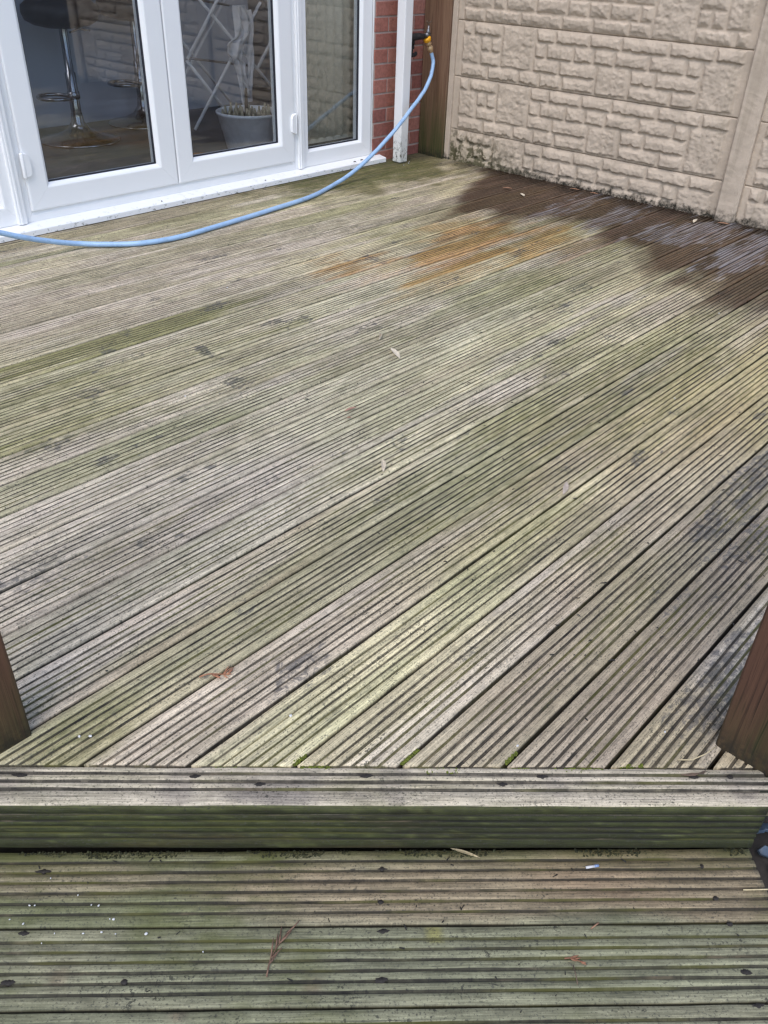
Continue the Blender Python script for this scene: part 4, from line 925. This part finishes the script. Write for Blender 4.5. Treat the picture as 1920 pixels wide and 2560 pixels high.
stick('twig', [(-3.905, -3.703, -.157), (-3.915, -3.714, -.1565), (-3.926, -3.725, -.158)], .0008, M['twig'], 'thin dark twig running on from the small orange sprig', 'twig')
stick('twig', [(-3.823-.009, -3.692, -.1572), (-3.823+.009, -3.696, -.1568)], [.0009, .0016], M['leafbrown'], 'short reddish bit of twig near the right of the lower step', 'twig')
stick('straw', [(-3.583, -3.851, -.157), (-3.54, -3.895, -.156)], .0013, M['straw'], 'pale straw at the right end of the lower step', 'straw')
m = MB(); m.tube([(-.012, 0, 0), (.004, 0, .0003)], .0024, 8); m.tube([(.0041, 0, .0003), (.012, 0, .0006)], .0025, 8, 1)
o = m.build('paper_stick', [M['paper'], M['bluecap']]); o.location = (-3.73, -3.633, -.1565); o.rotation_euler = (0, 0, rad(-37)); tag(o, 'small white stick with a blue end on the lower step', 'stick')
stick('bent_straw', [(-3.545, -3.668, .002), (-3.530, -3.688, .006), (-3.505, -3.700, .010), (-3.472, -3.706, .006)], .0010, M['straw'], 'thin bent straw leaning against the foot of the reddish post', 'straw')
m = MB()
for k in range(3): m.tube([(-3.572+.003*k, -3.688-.004*k, .002), (-3.556, -3.700-.003*k, .003), (-3.540+.004*k, -3.716, .002)], .0011, 6)
tag(m.build('twig', M['twig']), 'small bundle of brown twig on the board ends by the reddish post', 'twig')
# white pebbles
PB = [(-4.407,-2.957),(-4.457,-2.977),(-4.451,-2.983),(-4.377,-3.061),(-4.385,-3.051),(-4.377,-3.095),(-4.373,-3.1),(-4.453,-3.051),(-4.421,-3.085),(-4.399,-3.105),(-4.385,-3.124),(-4.48,-2.999),(-4.391,-3.019),(-4.304,-3.252),(-4.476,-3.051),(-4.35,-3.16),(-4.492,-2.976)]
import bmesh
def pebble(x, y, z, r, seed, label):
    bm = bmesh.new(); bmesh.ops.create_icosphere(bm, subdivisions=2, radius=r); rg = random.Random(seed); sx, sy, sz = 1, .6+.3*rg.random(), .6
    for v in bm.verts:
        f = 1+.5*(float(vn(v.co.x/r*1.3+seed, v.co.y/r*1.3+v.co.z/r, 4))-.5); v.co = Vector((v.co.x*sx, v.co.y*sy, v.co.z*sz))*f
    me = bpy.data.meshes.new('white_pebble'); bm.to_mesh(me); bm.free(); me.polygons.foreach_set('use_smooth', [True]*len(me.polygons)); me.materials.append(M['pebble'])
    o = bpy.data.objects.new('white_pebble', me); COL.objects.link(o); o.location = (x, y, z); o.rotation_euler = (0, 0, rg.random()*6); return tag(o, label, 'pebble', 'tiny white pebbles')
for i, (x, y) in enumerate(PB): pebble(x, y, -.158, .0013+.0014*random.random()**2, i, 'tiny white pebble among others on the left end of the lower step')
for i, (x, y) in enumerate([(-4.245,-2.867),(-4.259,-2.853),(-3.50,-3.62),(-2.19,-2.98),(-2.6,-1.2),(-.30,-.17),(-.37,-.19),(-.26,-.14),(-1.05,-.98),(-1.35,-2.75),(-3.31,-1.88),(-3.72,-3.44),(-3.96,-3.09)]): pebble(x, y, .001, .0022+.0022*random.random(), i+40, 'tiny white pebble lying loose on the upper deck')
# blue slate chips beside the step
rg = random.Random(12)
def slate(x, y, z, L, W, T, rx, ry, rzz, label):
    n = 6; pts = []
    for k in range(n):
        a = 2*math.pi*k/n+.5*(rg.random()-.5); pts.append((L*.5*math.cos(a)*(.8+.4*rg.random()), W*.5*math.sin(a)*(.8+.4*rg.random())))
    m = MB(); vs = [(p[0], p[1], 0) for p in pts]+[(p[0]*.96, p[1]*.96, T*(.7+.5*rg.random())) for p in pts]
    m.add(vs, [tuple(range(n-1, -1, -1)), tuple(n+k for k in range(n))]+[(k, (k+1) % n, n+(k+1) % n, n+k) for k in range(n)])
    o = m.build('slate_chip', M['slate']); o.location = (x, y, z); o.rotation_euler = (rx, ry, rzz)
    sb_ = o.modifiers.new('bev', 'BEVEL'); sb_.width = .001; sb_.segments = 1
    return tag(o, label, 'slate chip', 'blue slate chips beside the step')
for gx in range(9):
    for gy in range(7):
        b_ = N0+U*(.715+gx*.035+.014*rg.random())+N*(-.13+gy*.042+.016*rg.random())
        slate(b_[0], b_[1], -.185+.02*rg.random()-.004*gx, .026+.022*rg.random(), .018+.012*rg.random(), .006+.004*rg.random(), (rg.random()-.5)*.7, (rg.random()-.5)*.7, rg.random()*6, 'blue grey slate chip in the bed at the right end of the lower step')
m = MB(); a = N0+U*.70
m.add([a-N*.15+np.array([0, 0, -.195]), a+U*1.2-N*.15+np.array([0, 0, -.195]), a+U*1.2+N*.5+np.array([0, 0, -.215]), a+N*.5+np.array([0, 0, -.215]),
       a-N*.15+np.array([0, 0, -.299]), a+U*1.2-N*.15+np.array([0, 0, -.299]), a+U*1.2+N*.5+np.array([0, 0, -.299]), a+N*.5+np.array([0, 0, -.299])],
      [(0, 1, 2, 3), (7, 6, 5, 4), (0, 4, 5, 1), (1, 5, 6, 2), (2, 6, 7, 3), (3, 7, 4, 0)])
tag(m.build('slate_bed', M['earth']), kind='structure')
# uncountable fine litter: curled dark bud scales and crumbs caught on the ridges
m = MB(); rg = random.Random(99)
for k in range(520):
    if k < 300:
        x = -3.6+2.6*rg.random(); y = -3.7+1.6*rg.random()
    elif k < 430: x = -4.2+4.1*rg.random(); y = -3.0+2.9*rg.random()
    else: x = -.02-.12*rg.random()**2; y = -2.6+2.3*rg.random()
    if -.722*x-.692*y > S0-.10: continue
    a = rg.random()*6.28; L = .004+.011*rg.random()**2; c_ = (rg.random()-.5)*1.6; P = []
    for i in range(5):
        f = i/4-.5; P.append((x+L*(f*math.cos(a)-c_*f*f*math.sin(a)), y+L*(f*math.sin(a)+c_*f*f*math.cos(a)), .0018+.001*rg.random()))
    r0 = .0006+.0009*rg.random(); m.tube(P, [r0*.5, r0, r0*1.1, r0, r0*.5], 5)
for k in range(46):
    t = -.72+1.38*rg.random(); q = L0+U2*t+N2*(rg.random()**2*.30-.02); r0 = .0007+.0009*rg.random(); a = rg.random()*6.28; L = .0015+.004*rg.random()**2
    m.tube([(q[0]-L*math.cos(a), q[1]-L*math.sin(a), -.1585), (q[0]+L*math.cos(a), q[1]+L*math.sin(a), -.158)], [r0, r0*.6], 5)
for x, y, L in ((-.66, -.035, .012), (-.585, -.025, .009), (-.60, -.03, .004), (-1.4, -.045, .004), (-2.1, -.04, .003)):
    m.tube([(x-L, y, .0355), (x-L*.2, y+.003, .0372), (x+L*.4, y-.004, .037), (x+L, y+.002, .036)], [.0008, .0028, .0024, .0006], 6)
tag(m.build('fine_litter', M['litter']), kind='stuff')
m = MB(); rg = random.Random(5)
for (cx, cy, L, a) in ((-4.016,-3.176,.03,0),(-3.873,-3.312,.05,0),(-3.748,-3.444,.035,0),(-3.759,-3.475,.03,-46),(-3.692,-3.546,.10,-46),(-3.612,-3.613,.04,-46),(-3.86,-3.372,.06,-46),(-4.01,-3.21,.05,-46),(-4.12,-3.10,.04,-46)):
    for k in range(int(L*2600)):
        f = rg.random()-.5; e = (rg.random()-.5)*.009; x = cx+L*f*math.cos(rad(a))-e*math.sin(rad(a)); y = cy+L*f*math.sin(rad(a))+e*math.cos(rad(a))
        r0 = .0014+.0016*rg.random(); m.lathe([(.0001, -r0), (r0*.9, -.3*r0), (r0*.8, .4*r0), (.0001, .8*r0)], (x, y, -.0045+.003*rg.random()), n=6, smooth=False)
tag(m.build('moss', M['mossm']), kind='stuff')
# dark moss and crumbs caught under the riser
M['gapmoss'] = mat_simple('dark_damp_moss', (.042, .044, .018), .95, 0, .6, 90, .8, 300)
m = MB(); rg = random.Random(21)
for k in range(2200):
    t = -.80+1.47*rg.random(); e = -.036+.014*rg.random(); q = L0+U2*t+N2*e; r0 = .0009+.0020*rg.random()**3
    if float(vn(t*7, 3.3, 2))*.7+float(vn(t*31, 1.3, 5))*.3 < .46+(e+.034)*9: continue
    m.lathe([(.0001, -r0), (r0*.9, -.3*r0), (r0*.8, .35*r0), (.0001, .7*r0)], (q[0], q[1], -.1598+.003*rg.random()), (rg.random()-.5, rg.random()-.5, 1), n=5, smooth=False)
tag(m.build('gap_moss', M['gapmoss']), kind='stuff')
